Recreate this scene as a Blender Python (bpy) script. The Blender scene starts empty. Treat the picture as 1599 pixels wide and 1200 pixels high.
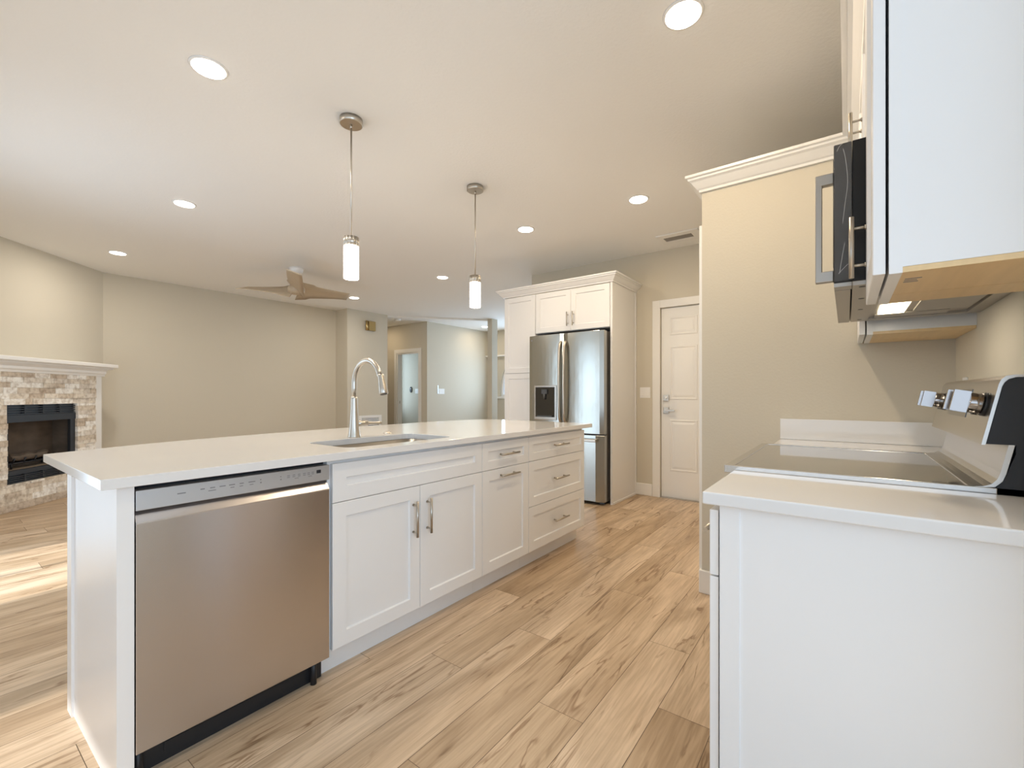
import bpy, bmesh, math, random
from mathutils import Matrix, Vector
random.seed(7)
S = bpy.context.scene
COL = S.collection
PI = math.pi

# ------------------------------------------------------------------ camera, world, exposure
H = 2.743                                     # ceiling height
cam_d = bpy.data.cameras.new('camera'); cam = bpy.data.objects.new('camera', cam_d); COL.objects.link(cam)
cam_d.sensor_width = 36.0; cam_d.lens = 36.0 * 697.65 / 1599.0
cam_d.shift_x = -10.75 / 1599.0; cam_d.shift_y = 15.88 / 1599.0
cam_d.clip_start = 0.02
cam.location = (0, 0, 1.1476); cam.rotation_euler = (PI / 2, 0, 0.633 - PI / 2)
S.camera = cam
S.view_settings.view_transform = 'Standard'; S.view_settings.look = 'None'
S.view_settings.gamma = 1.0; S.view_settings.use_curve_mapping = False
S.view_settings.exposure = 0.40
S.cycles.max_bounces = 10; S.cycles.diffuse_bounces = 6; S.cycles.glossy_bounces = 5
S.cycles.transparent_max_bounces = 10; S.cycles.use_denoising = True
S.cycles.sample_clamp_indirect = 6.0; S.cycles.caustics_reflective = False; S.cycles.caustics_refractive = False

W = bpy.data.worlds.new('sky'); S.world = W; W.use_nodes = True
bg = W.node_tree.nodes['Background']; bg.inputs[0].default_value = (0.70, 0.82, 1.0, 1); bg.inputs[1].default_value = 1.0

def lamp(name, kind, loc, power, color, rot=(0, 0, 0), parent=None, **kw):
    d = bpy.data.lights.new(name, kind); d.energy = power; d.color = color
    for k, v in kw.items(): setattr(d, k, v)
    o = bpy.data.objects.new(name, d); COL.objects.link(o)
    o.location = loc; o.rotation_euler = rot
    if parent:
        o.parent = parent; o.location = Vector(loc) - Vector(ORG[parent.name])
    return o
ORG = {}
DAY = (0.60, 0.795, 1.0); WARM = (1.0, 0.91, 0.795)
lamp('sun', 'SUN', (-3, 4.3, 4), 3.6, (1, 0.97, 0.93), (0, math.radians(-52), math.radians(4)), angle=0.02)
# daylight coming in through the windows and glass doors (one per opening, set in the opening)
lamp('daylight_breakfast_window', 'AREA', (-2.36, 0.3, 1.45), 14, DAY, (0, -PI / 2, 0), shape='RECTANGLE', size=1.7, size_y=4.0)
lamp('daylight_side_window', 'AREA', (-0.7, -2.56, 1.45), 52, DAY, (PI / 2, 0, 0), shape='RECTANGLE', size=2.4, size_y=1.7)
lamp('daylight_patio_door', 'AREA', (-0.22, 4.25, 1.05), 20, DAY, (0, -PI / 2, 0), shape='RECTANGLE', size=2.0, size_y=1.15)
lamp('daylight_entry_window', 'AREA', (8.70, 5.79, 1.45), 42, DAY, (0, PI / 2, 0), shape='RECTANGLE', size=1.1, size_y=2.2)

# ------------------------------------------------------------------ materials
def mat(name, base, rough=0.5, metal=0.0, spec=0.5, coat=0.0, emit=None, es=0.0, bump=None, var=None, aniso=0.0):
    m = bpy.data.materials.new(name); m.use_nodes = True; nt = m.node_tree; b = nt.nodes['Principled BSDF']
    b.inputs['Base Color'].default_value = (*base, 1); b.inputs['Roughness'].default_value = rough
    b.inputs['Metallic'].default_value = metal; b.inputs['Specular IOR Level'].default_value = spec
    b.inputs['Coat Weight'].default_value = coat; b.inputs['Coat Roughness'].default_value = 0.05
    if emit: b.inputs['Emission Color'].default_value = (*emit, 1); b.inputs['Emission Strength'].default_value = es
    tc = nt.nodes.new('ShaderNodeTexCoord'); src = tc.outputs['Object']
    def noise(scale, stretch, detail=3):
        mp = nt.nodes.new('ShaderNodeMapping'); mp.inputs['Scale'].default_value = stretch
        n = nt.nodes.new('ShaderNodeTexNoise'); n.inputs['Scale'].default_value = scale; n.inputs['Detail'].default_value = detail
        nt.links.new(src, mp.inputs[0]); nt.links.new(mp.outputs[0], n.inputs['Vector']); return n
    if var:                                    # var = (scale, stretch, amount): faint tone variation
        n = noise(var[0], var[1]); mx = nt.nodes.new('ShaderNodeMix'); mx.data_type = 'RGBA'
        mx.inputs[6].default_value = (*[c * (1 - var[2]) for c in base], 1); mx.inputs[7].default_value = (*[min(1, c * (1 + var[2])) for c in base], 1)
        nt.links.new(n.outputs['Fac'], mx.inputs[0]); nt.links.new(mx.outputs[2], b.inputs['Base Color'])
    if bump:                                   # bump = (scale, stretch, strength, distance)
        n = noise(bump[0], bump[1], 4); bp = nt.nodes.new('ShaderNodeBump')
        bp.inputs['Strength'].default_value = bump[2]; bp.inputs['Distance'].default_value = bump[3]
        nt.links.new(n.outputs['Fac'], bp.inputs['Height']); nt.links.new(bp.outputs[0], b.inputs['Normal'])
    if aniso:
        b.inputs['Anisotropic'].default_value = aniso; b.inputs['Anisotropic Rotation'].default_value = 0.25
        t = nt.nodes.new('ShaderNodeTangent'); t.direction_type = 'RADIAL'; t.axis = 'Z'
        nt.links.new(t.outputs[0], b.inputs['Tangent'])
    return m
ONE = (1, 1, 1)
M_wall = mat('wall_paint', (0.605, 0.56, 0.465), 0.75, spec=0.25, bump=(90, ONE, 0.25, 0.003))
M_ceil = mat('ceiling_paint', (0.87, 0.865, 0.845), 0.85, spec=0.2, bump=(55, ONE, 0.35, 0.004))
M_white = mat('white_cabinet_paint', (0.80, 0.80, 0.80), 0.28, spec=0.5)
M_trim = mat('white_trim_paint', (0.82, 0.81, 0.78), 0.35)
M_quartz = mat('white_quartz', (0.74, 0.735, 0.73), 0.10, spec=0.55, var=(1.6, (1, 1.6, 1), 0.03))
M_steel = mat('brushed_stainless_steel', (0.62, 0.59, 0.59), 0.27, 1.0, bump=(60, (0.6, 0.6, 40), 0.03, 0.001), aniso=0.8)
M_steel2 = mat('plain_stainless_steel', (0.62, 0.60, 0.57), 0.24, 1.0, bump=(60, (1, 1, 30), 0.03, 0.001))
M_steel3 = mat('satin_underside_steel', (0.40, 0.37, 0.33), 0.38, 0.9)
M_mwside = mat('black_enamel', (0.014, 0.014, 0.014), 0.32, spec=0.25)
M_fridge = mat('grey_stainless_steel', (0.42, 0.415, 0.375), 0.24, 1.0, bump=(3.2, (1, 1, 0.5), 0.12, 0.03), aniso=0.5)
M_ctrl = mat('silver_control_strip', (0.55, 0.56, 0.58), 0.42, 0.75)
M_nickel = mat('brushed_nickel', (0.56, 0.52, 0.46), 0.33, 1.0)
M_pull = mat('nickel_cabinet_pull', (0.47, 0.43, 0.37), 0.3, 1.0)
M_brass = mat('brushed_brass', (0.55, 0.40, 0.18), 0.3, 1.0)
M_knob = mat('chromed_knob', (0.40, 0.37, 0.35), 0.12, 1.0)
M_blackglass = mat('black_glass', (0.012, 0.012, 0.012), 0.05, spec=0.6, coat=0.6)
M_cooktop = mat('smoked_ceramic_glass', (0.03, 0.026, 0.02), 0.03, spec=0.9, coat=1.0)
M_black = mat('black_plastic', (0.012, 0.013, 0.016), 0.45)
M_gap = mat('dark_gap', (0.02, 0.02, 0.024), 0.8)
M_dark = mat('dark_grey_metal', (0.07, 0.075, 0.08), 0.5, 0.3)
M_fridge_side = mat('grey_fridge_side', (0.16, 0.155, 0.15), 0.45, 0.3)
M_maple = mat('maple_veneer', (0.74, 0.54, 0.29), 0.4, var=(5, (0.6, 9, 1), 0.14))
M_fan = mat('light_fan_wood', (0.47, 0.38, 0.27), 0.4, var=(6, (1, 8, 8), 0.12))
M_lens = mat('glowing_lens', (1, 1, 1), 0.5, emit=(1.0, 0.93, 0.82), es=9.0)
M_glow = mat('glowing_frosted_glass', (1, 1, 1), 0.4, emit=(1.0, 0.92, 0.80), es=8.0)
M_hoodlens = mat('glowing_hood_lens', (1, 1, 1), 0.4, emit=(1.0, 0.85, 0.58), es=5.0)
M_plate = mat('white_plastic', (0.83, 0.82, 0.80), 0.35)
M_filter = mat('aluminium_mesh_filter', (0.45, 0.43, 0.40), 0.5, 0.9, bump=(260, ONE, 0.8, 0.004))
M_fire = mat('soot_stained_firebrick', (0.10, 0.075, 0.055), 0.9, var=(5, (1, 1, 2), 0.6))
M_ash = mat('ash_floor', (0.20, 0.15, 0.10), 0.95, var=(12, ONE, 0.4))
M_log = mat('charred_log', (0.10, 0.075, 0.055), 0.9, var=(8, ONE, 0.6), bump=(30, ONE, 0.6, 0.01))
M_louver = mat('black_louver_metal', (0.03, 0.034, 0.04), 0.4, 0.4)
M_ink = mat('grey_print', (0.22, 0.22, 0.23), 0.6)
M_film = mat('clear_protective_film', (0.9, 0.9, 0.9), 0.12)
M_film.node_tree.nodes['Principled BSDF'].inputs['Alpha'].default_value = 0.05
M_screen = mat('dark_display', (0.03, 0.03, 0.035), 0.2)
def glass_mat():
    m = bpy.data.materials.new('window_glass'); m.use_nodes = True; nt = m.node_tree
    for n in list(nt.nodes): nt.nodes.remove(n)
    o = nt.nodes.new('ShaderNodeOutputMaterial'); t = nt.nodes.new('ShaderNodeBsdfTransparent'); g = nt.nodes.new('ShaderNodeBsdfGlossy')
    g.inputs['Roughness'].default_value = 0.02; mx = nt.nodes.new('ShaderNodeMixShader'); mx.inputs[0].default_value = 0.06
    nt.links.new(t.outputs[0], mx.inputs[1]); nt.links.new(g.outputs[0], mx.inputs[2]); nt.links.new(mx.outputs[0], o.inputs[0]); return m
M_glass = glass_mat()
def attr_ramp(nt, attr, stops):
    a = nt.nodes.new('ShaderNodeAttribute'); a.attribute_name = attr
    r = nt.nodes.new('ShaderNodeValToRGB'); e = r.color_ramp.elements
    while len(e) < len(stops): e.new(0.5)
    for k, (p, c) in enumerate(stops): e[k].position = p; e[k].color = (*c, 1)
    nt.links.new(a.outputs['Fac'], r.inputs[0]); return a, r
def stone_mat():
    m = bpy.data.materials.new('ledger_stone'); m.use_nodes = True; nt = m.node_tree; b = nt.nodes['Principled BSDF']
    a, r = attr_ramp(nt, 'rnd', [(0, (0.58, 0.49, 0.39)), (0.22, (0.72, 0.64, 0.53)), (0.45, (0.82, 0.76, 0.66)), (0.65, (0.72, 0.66, 0.58)), (0.78, (0.92, 0.90, 0.84)), (1, (0.93, 0.91, 0.86))])
    tc = nt.nodes.new('ShaderNodeTexCoord'); n = nt.nodes.new('ShaderNodeTexNoise'); n.inputs['Scale'].default_value = 26; n.inputs['Detail'].default_value = 6
    cr = nt.nodes.new('ShaderNodeValToRGB'); cr.color_ramp.elements[0].position = 0.3; cr.color_ramp.elements[0].color = (0.52, 0.46, 0.40, 1); cr.color_ramp.elements[1].position = 0.58
    mx = nt.nodes.new('ShaderNodeMix'); mx.data_type = 'RGBA'; mx.blend_type = 'MULTIPLY'; mx.inputs[0].default_value = 0.75
    nt.links.new(tc.outputs['Object'], n.inputs['Vector']); nt.links.new(n.outputs['Fac'], cr.inputs[0])
    nt.links.new(r.outputs[0], mx.inputs[6]); nt.links.new(cr.outputs[0], mx.inputs[7]); nt.links.new(mx.outputs[2], b.inputs['Base Color'])
    bp = nt.nodes.new('ShaderNodeBump'); bp.inputs['Strength'].default_value = 0.7; bp.inputs['Distance'].default_value = 0.01
    nt.links.new(n.outputs['Fac'], bp.inputs['Height']); nt.links.new(bp.outputs[0], b.inputs['Normal']); b.inputs['Roughness'].default_value = 0.8
    return m
M_stone = stone_mat()
def plank_mat():
    m = bpy.data.materials.new('oak_plank'); m.use_nodes = True; nt = m.node_tree; b = nt.nodes['Principled BSDF']; N = nt.nodes.new; L = nt.links.new
    a, base = attr_ramp(nt, 'rnd', [(0, (0.50, 0.37, 0.245)), (0.35, (0.57, 0.43, 0.29)), (0.7, (0.63, 0.485, 0.34)), (1, (0.68, 0.54, 0.395))])
    tc = N('ShaderNodeTexCoord'); off = N('ShaderNodeVectorMath'); off.operation = 'MULTIPLY_ADD'
    cx = N('ShaderNodeCombineXYZ')
    for i, k in enumerate((37.0, 53.0, 11.0)):
        mu = N('ShaderNodeMath'); mu.operation = 'MULTIPLY'; mu.inputs[1].default_value = k; L(a.outputs['Fac'], mu.inputs[0]); L(mu.outputs[0], cx.inputs[i])
    add = N('ShaderNodeVectorMath'); add.operation = 'ADD'; L(tc.outputs['Object'], add.inputs[0]); L(cx.outputs[0], add.inputs[1])
    def nz(scale, st, det, dist=0.0):
        mp = N('ShaderNodeMapping'); mp.inputs['Scale'].default_value = st; n = N('ShaderNodeTexNoise')
        n.inputs['Scale'].default_value = scale; n.inputs['Detail'].default_value = det; n.inputs['Distortion'].default_value = dist
        L(add.outputs[0], mp.inputs[0]); L(mp.outputs[0], n.inputs['Vector']); return n
    def ramp(n, p0, c0, p1, c1):
        r = N('ShaderNodeValToRGB'); r.color_ramp.elements[0].position = p0; r.color_ramp.elements[0].color = (*c0, 1)
        r.color_ramp.elements[1].position = p1; r.color_ramp.elements[1].color = (*c1, 1); L(n.outputs['Fac'], r.inputs[0]); return r
    def mul(c, r, f):
        x = N('ShaderNodeMix'); x.data_type = 'RGBA'; x.blend_type = 'MULTIPLY'; x.inputs[0].default_value = f; L(c, x.inputs[6]); L(r.outputs[0], x.inputs[7]); return x.outputs[2]
    broad = ramp(nz(2.2, (0.55, 3.2, 1), 5, 1.2), 0.32, (0.66, 0.60, 0.53), 0.62, (1.06, 1.05, 1.04))
    fine = ramp(nz(9.0, (0.5, 11.0, 1), 6, 0.6), 0.35, (0.80, 0.77, 0.73), 0.62, (1.05, 1.05, 1.05))
    streak = ramp(nz(3.4, (0.45, 6.0, 1), 3, 2.0), 0.27, (0.50, 0.43, 0.36), 0.37, (1, 1, 1))
    knot = ramp(nz(4.6, (0.8, 2.6, 1), 2, 0.5), 0.20, (0.38, 0.30, 0.24), 0.27, (1, 1, 1))
    def ridge(n, lo, hi, dark):               # thin dark lines where the noise crosses one half
        sb = N('ShaderNodeMath'); sb.operation = 'SUBTRACT'; sb.inputs[1].default_value = 0.5; L(n.outputs['Fac'], sb.inputs[0])
        ab = N('ShaderNodeMath'); ab.operation = 'ABSOLUTE'; L(sb.outputs[0], ab.inputs[0])
        r = N('ShaderNodeValToRGB'); r.color_ramp.elements[0].position = lo; r.color_ramp.elements[0].color = (*dark, 1)
        r.color_ramp.elements[1].position = hi; L(ab.outputs[0], r.inputs[0]); return r
    crack = ridge(nz(1.9, (0.7, 4.2, 1), 5, 0.8), 0.003, 0.022, (0.55, 0.47, 0.40))
    mask = ramp(nz(2.6, (0.9, 2.4, 1), 2), 0.50, (0, 0, 0), 0.60, (1, 1, 1))
    vor = N('ShaderNodeTexVoronoi'); vor.inputs['Scale'].default_value = 2.3; vor.inputs['Randomness'].default_value = 1.0
    vm = N('ShaderNodeMapping'); vm.inputs['Scale'].default_value = (0.8, 1.5, 1); L(add.outputs[0], vm.inputs[0]); L(vm.outputs[0], vor.inputs['Vector'])
    eye = N('ShaderNodeValToRGB'); eye.color_ramp.elements[0].position = 0.012; eye.color_ramp.elements[0].color = (0.42, 0.33, 0.26, 1); eye.color_ramp.elements[1].position = 0.055; L(vor.outputs['Distance'], eye.inputs[0])
    c = mul(base.outputs[0], broad, 0.85); c = mul(c, fine, 0.8); c = mul(c, streak, 0.75); c = mul(c, knot, 0.8); c = mul(c, eye, 0.8)
    cm = N('ShaderNodeMix'); cm.data_type = 'RGBA'; cm.blend_type = 'MULTIPLY'; L(mask.outputs[0], cm.inputs[0]); L(c, cm.inputs[6]); L(crack.outputs[0], cm.inputs[7]); c = cm.outputs[2]
    L(c, b.inputs['Base Color']); b.inputs['Roughness'].default_value = 0.36; b.inputs['Specular IOR Level'].default_value = 0.45
    return m
M_plank = plank_mat()
M_seam = mat('plank_seam', (0.10, 0.07, 0.045), 0.8)

# ------------------------------------------------------------------ mesh helpers
def BM(): return bmesh.new()
def xf(M, p): return M @ Vector(p) if M is not None else Vector(p)
def box(b, x0, x1, y0, y1, z0, z1, M=None, mi=0):
    v = [b.verts.new(xf(M, (x, y, z))) for z in (z0, z1) for x, y in ((x0, y0), (x1, y0), (x1, y1), (x0, y1))]
    for f in ((3, 2, 1, 0), (4, 5, 6, 7), (0, 1, 5, 4), (1, 2, 6, 5), (2, 3, 7, 6), (3, 0, 4, 7)):
        b.faces.new([v[i] for i in f]).material_index = mi
    return b
def frame_axes(d):
    d = Vector(d).normalized(); a = Vector((0, 0, 1)) if abs(d.z) < 0.9 else Vector((1, 0, 0))
    u = d.cross(a).normalized(); return u, d.cross(u).normalized()
def tube(b, pts, rad, n=12, caps=True, M=None, mi=0):
    pts = [xf(M, p) for p in pts]; rs = rad if isinstance(rad, (list, tuple)) else [rad] * len(pts)
    rings = []; u = None
    for i, p in enumerate(pts):
        d = (pts[min(i + 1, len(pts) - 1)] - pts[max(i - 1, 0)]).normalized()
        if u is None: u, w = frame_axes(d)
        u = (u - d * u.dot(d)).normalized(); w = d.cross(u)
        rings.append([b.verts.new(p + (u * math.cos(2 * PI * k / n) + w * math.sin(2 * PI * k / n)) * rs[i]) for k in range(n)])
    for r0, r1 in zip(rings, rings[1:]):
        for k in range(n):
            f = b.faces.new((r0[k], r0[(k + 1) % n], r1[(k + 1) % n], r1[k])); f.smooth = True; f.material_index = mi
    if caps:
        b.faces.new(list(reversed(rings[0]))).material_index = mi; b.faces.new(rings[-1]).material_index = mi
    return b
def cyl(b, p0, p1, r, n=24, M=None, r1=None, mi=0):
    return tube(b, [p0, p1], [r, r if r1 is None else r1], n, True, M, mi)
def lathe(b, c, prof, n=28, M=None, mi=0):     # prof: (radius, z) from the bottom up, axis Z through c
    c = Vector(c); rings = []
    for r, z in prof:
        rings.append([b.verts.new(xf(M, c + Vector((max(r, 1e-4) * math.cos(2 * PI * k / n), max(r, 1e-4) * math.sin(2 * PI * k / n), z)))) for k in range(n)])
    for r0, r1 in zip(rings, rings[1:]):
        for k in range(n):
            f = b.faces.new((r0[k], r0[(k + 1) % n], r1[(k + 1) % n], r1[k])); f.smooth = True; f.material_index = mi
    b.faces.new(list(reversed(rings[0]))).material_index = mi; b.faces.new(rings[-1]).material_index = mi
    return b
def prism(b, poly, a0, a1, axis='x', M=None, mi=0):   # poly in the two other axes, extruded along axis
    def P(a, q):
        return {'x': (a, q[0], q[1]), 'y': (q[0], a, q[1]), 'z': (q[0], q[1], a)}[axis]
    v0 = [b.verts.new(xf(M, P(a0, q))) for q in poly]; v1 = [b.verts.new(xf(M, P(a1, q))) for q in poly]
    n = len(poly)
    for k in range(n): b.faces.new((v0[k], v0[(k + 1) % n], v1[(k + 1) % n], v1[k])).material_index = mi
    b.faces.new(list(reversed(v0))).material_index = mi; b.faces.new(v1).material_index = mi
    return b
def slab_with_hole(b, outer, hole, z0, z1):
    lo = []
    for loop in (outer, hole):
        vs = [b.verts.new((x, y, z0)) for x, y in loop]
        lo += [b.edges.new((vs[i], vs[(i + 1) % len(vs)])) for i in range(len(vs))]
    r = bmesh.ops.triangle_fill(b, use_beauty=True, use_dissolve=False, edges=lo)
    fs = [g for g in r['geom'] if isinstance(g, bmesh.types.BMFace)]
    ex = bmesh.ops.extrude_face_region(b, geom=fs)
    bmesh.ops.translate(b, vec=(0, 0, z1 - z0), verts=[g for g in ex['geom'] if isinstance(g, bmesh.types.BMVert)])
    return b
def rounded_rect(x0, x1, y0, y1, r, n=5):
    out = []
    for cx, cy, a in ((x1 - r, y1 - r, 0), (x0 + r, y1 - r, 90), (x0 + r, y0 + r, 180), (x1 - r, y0 + r, 270)):
        for k in range(n + 1):
            t = math.radians(a + 90 * k / n); out.append((cx + r * math.cos(t), cy + r * math.sin(t)))
    return out

# ------------------------------------------------------------------ object helpers
def props(o, label=None, cat=None, group=None, kind=None):
    for k, v in (('label', label), ('category', cat), ('group', group), ('kind', kind)):
        if v: o[k] = v
def thing(name, label, cat, loc, group=None):
    o = bpy.data.objects.new(name, None); COL.objects.link(o); o.location = loc; o.empty_display_size = 0.1
    props(o, label, cat, group); ORG[o.name] = tuple(loc); return o
def obj(name, b, m, parent=None, bevel=0.0, seg=2, label=None, origin=None, weld=False):
    bmesh.ops.recalc_face_normals(b, faces=b.faces)
    if weld: bmesh.ops.remove_doubles(b, verts=b.verts, dist=1e-5)
    if parent is not None: org = Vector(ORG[parent.name])
    elif origin is not None: org = Vector(origin)
    else:
        xs = [v.co for v in b.verts]
        org = Vector(((min(v.x for v in xs) + max(v.x for v in xs)) / 2, (min(v.y for v in xs) + max(v.y for v in xs)) / 2, min(v.z for v in xs)))
    for v in b.verts: v.co -= org
    me = bpy.data.meshes.new(name); b.to_mesh(me); b.free()
    for mm in (m if isinstance(m, (list, tuple)) else [m]): me.materials.append(mm)
    o = bpy.data.objects.new(name, me); COL.objects.link(o)
    if parent is not None: o.parent = parent
    else: o.location = org
    ORG[o.name] = tuple(org)
    if bevel:
        md = o.modifiers.new('bevel', 'BEVEL'); md.width = bevel; md.segments = seg; md.limit_method = 'ANGLE'; md.angle_limit = math.radians(40)
    if label: o['label'] = label
    return o
def solo(name, b, m, label, cat, group=None, **kw):
    o = obj(name, b, m, None, **kw); props(o, label, cat, group); return o
def struct(name, b, m, parent=None, **kw):
    o = obj(name, b, m, parent, **kw)
    if parent is None: o['kind'] = 'structure'
    return o
def dup(root, loc, label=None, group=None):
    r = root.copy(); COL.objects.link(r); r.location = loc; ORG[r.name] = tuple(loc)
    if label: r['label'] = label
    if group: r['group'] = group
    for ch in list(root.children):
        c = ch.copy(); COL.objects.link(c); c.parent = r
        for g in ch.children:
            d = g.copy(); COL.objects.link(d); d.parent = c
    return r
T = Matrix.Translation
def face_minus_y(x, y, z): return T((x, y, z))                                   # local x runs to +X
def face_plus_y(x, y, z): return T((x, y, z)) @ Matrix.Rotation(PI, 4, 'Z')      # local x runs to -X
def face_minus_x(x, y, z): return T((x, y, z)) @ Matrix.Rotation(-PI / 2, 4, 'Z')  # local x runs to -Y
def shaker(b, M, w, h, t=0.02, rail=0.06, rec=0.009):
    """door or drawer front: x 0..w, z 0..h, front face at y 0, back at y t, recessed centre panel"""
    def ring(i, y): return [b.verts.new(xf(M, p)) for p in ((i, y, i), (w - i, y, i), (w - i, y, h - i), (i, y, h - i))]
    e = 0.0015
    R = [ring(0, t), ring(0, e), ring(e, 0), ring(rail, 0), ring(rail + 0.004, rec)]
    for a, c in zip(R, R[1:]):
        for k in range(4): b.faces.new((a[k], a[(k + 1) % 4], c[(k + 1) % 4], c[k]))
    b.faces.new(R[-1]); b.faces.new(list(reversed(R[0])))
    return b
def pull(b, M, x, z, length, cc, horizontal, so=0.032, r=0.006):
    """bar pull centred at local x, z standing so in front of y 0"""
    h = length / 2
    ends = ((x - h, -so, z), (x + h, -so, z)) if horizontal else ((x, -so, z - h), (x, -so, z + h))
    cyl(b, ends[0], ends[1], r, 14, M)
    for s in (-cc / 2, cc / 2):
        p = (x + s, 0.0, z) if horizontal else (x, 0.0, z + s)
        cyl(b, (p[0], -so, p[2]), p, r * 0.62, 10, M); cyl(b, (p[0], -0.004, p[2]), p, r * 1.0, 12, M)
    return b
def crown(b, pts, z, h=0.088, d=0.075):
    """crown moulding along a plan polyline; outward is to the left of the direction of travel"""
    prof = [(0, 0), (0.012, 0), (0.014, 0.012), (0.022, 0.018), (0.034, 0.032), (0.050, 0.052), (0.062, 0.060), (0.064, 0.070), (d, 0.074), (d, h), (0, h)]
    P = [Vector(p) for p in pts]; rings = []
    for i, p in enumerate(P):
        ns = []
        if i > 0: e = (P[i] - P[i - 1]).normalized(); ns.append(Vector((-e.y, e.x)))
        if i < len(P) - 1: e = (P[i + 1] - P[i]).normalized(); ns.append(Vector((-e.y, e.x)))
        n = ns[0] if len(ns) == 1 else (ns[0] + ns[1]) / (1 + ns[0].dot(ns[1]))
        rings.append([b.verts.new((p.x + n.x * q[0], p.y + n.y * q[0], z + q[1])) for q in prof])
    for a, c in zip(rings, rings[1:]):
        for k in range(len(prof)): b.faces.new((a[k], a[(k + 1) % len(prof)], c[(k + 1) % len(prof)], c[k]))
    b.faces.new(rings[0]); b.faces.new(list(reversed(rings[-1])))
    return b
def wall_x(b, x0, x1, y0, y1, holes=(), z0=0.0, z1=H):   # wall standing along Y with rectangular holes (ya, yb, za, zb)
    hs = sorted(holes); y = y0
    for ya, yb, za, zb in hs:
        if ya > y: box(b, x0, x1, y, ya, z0, z1)
        if za > z0: box(b, x0, x1, ya, yb, z0, za)
        if zb < z1: box(b, x0, x1, ya, yb, zb, z1)
        y = yb
    if y < y1: box(b, x0, x1, y, y1, z0, z1)
    return b
def wall_y(b, y0, y1, x0, x1, holes=(), z0=0.0, z1=H):
    hs = sorted(holes); x = x0
    for xa, xb, za, zb in hs:
        if xa > x: box(b, x, xa, y0, y1, z0, z1)
        if za > z0: box(b, xa, xb, y0, y1, z0, za)
        if zb < z1: box(b, xa, xb, y0, y1, zb, z1)
        x = xb
    if x < x1: box(b, x, x1, y0, y1, z0, z1)
    return b

# ------------------------------------------------------------------ room shell
# floor: one mesh of planks 185 mm wide
b = BM(); rnd = []; PW = 0.185; PL = 1.524; joints = {0: 1.62, 1: 2.034, 2: 1.387, 3: 0.925, 4: 1.765, 5: 1.364, 6: 2.04, 7: 1.18}
box(b, -2.5, 8.9, -2.7, 9.7, -0.12, -0.0025, mi=1); rnd += [0.0] * 6
for k in range(-17, 51):
    ya, yb = 0.371 + PW * k, 0.371 + PW * (k + 1)
    j = joints.get(k, random.uniform(0, PL)); x = j - PL * math.ceil((j + 2.5) / PL)
    while x < 8.9:
        xa, xb = max(x, -2.5) + 0.0008, min(x + PL, 8.9) - 0.0008
        if xb > xa:
            f = b.faces.new([b.verts.new(p) for p in ((xa, ya + 0.0009, 0), (xb, ya + 0.0009, 0), (xb, yb - 0.0009, 0), (xa, yb - 0.0009, 0))]); rnd.append(random.random())
        x += PL
me_floor = struct('floor', b, [M_plank, M_seam])
at = me_floor.data.attributes.new('rnd', 'FLOAT', 'FACE'); at.data.foreach_set('value', rnd)

b = BM(); box(b, -2.5, 8.9, -2.7, 9.7, H, H + 0.1); struct('ceiling', b, M_ceil)

YW = -0.385                                   # kitchen wall behind the range
XK = 4.94                                     # kitchen wall with the garage door
b = BM(); wall_y(b, YW - 0.12, YW, 1.0, 8.87); struct('wall_range', b, M_wall)
b = BM(); wall_x(b, XK, XK + 0.12, 0.675, 3.41, holes=[(0.80, 1.672, 0, 2.105)]); struct('wall_kitchen', b, M_wall)
b = BM(); wall_y(b, 7.85, 7.97, 1.30, 4.80); struct('wall_back', b, M_wall)
b = BM(); box(b, 4.80, 5.70, 7.47, 9.6, 0, H); struct('wall_jut', b, M_wall)
b = BM(); wall_x(b, 6.70, 6.82, 7.41, 9.6, holes=[(7.675, 8.43, 0, 2.09)]); struct('wall_hall', b, M_wall)
b = BM(); wall_y(b, 7.41, 7.53, 6.82, 8.87); struct('wall_foyer', b, M_wall)
b = BM(); wall_y(b, 9.5, 9.62, 5.70, 8.87); struct('wall_corridor', b, M_wall)
b = BM(); wall_x(b, 7.62, 7.74, 7.53, 9.5); struct('wall_bedroom', b, M_wall)
b = BM(); wall_y(b, 3.29, 3.41, XK + 0.12, 8.75); struct('wall_dining', b, M_wall)
# front wall with the big arched window
AC, AZ, AR = 5.79, 1.24, 1.2
arc = [(AC + AR * math.cos(PI * k / 28), AZ + AR * math.sin(PI * k / 28)) for k in range(29)]
b = BM(); box(b, 8.75, 8.87, 3.29, AC - AR, 0, H); box(b, 8.75, 8.87, AC + AR, 7.41, 0, H); box(b, 8.75, 8.87, AC - AR, AC + AR, 0, 1.09)
for (ya, za), (yb, zb) in zip(arc, arc[1:]): prism(b, [(ya, za), (yb, zb), (yb, H), (ya, H)], 8.75, 8.87, 'x')
struct('wall_front', b, M_wall)
# partial-height pantry block with crown
b = BM(); box(b, 2.71, XK + 0.12, YW, 0.675, 0, 2.385); struct('wall_pantry', b, M_wall)
b = BM(); crown(b, [(2.71, YW), (2.71, 0.675), (XK, 0.675)], 2.312); struct('trim_1', b, M_trim)
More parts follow.
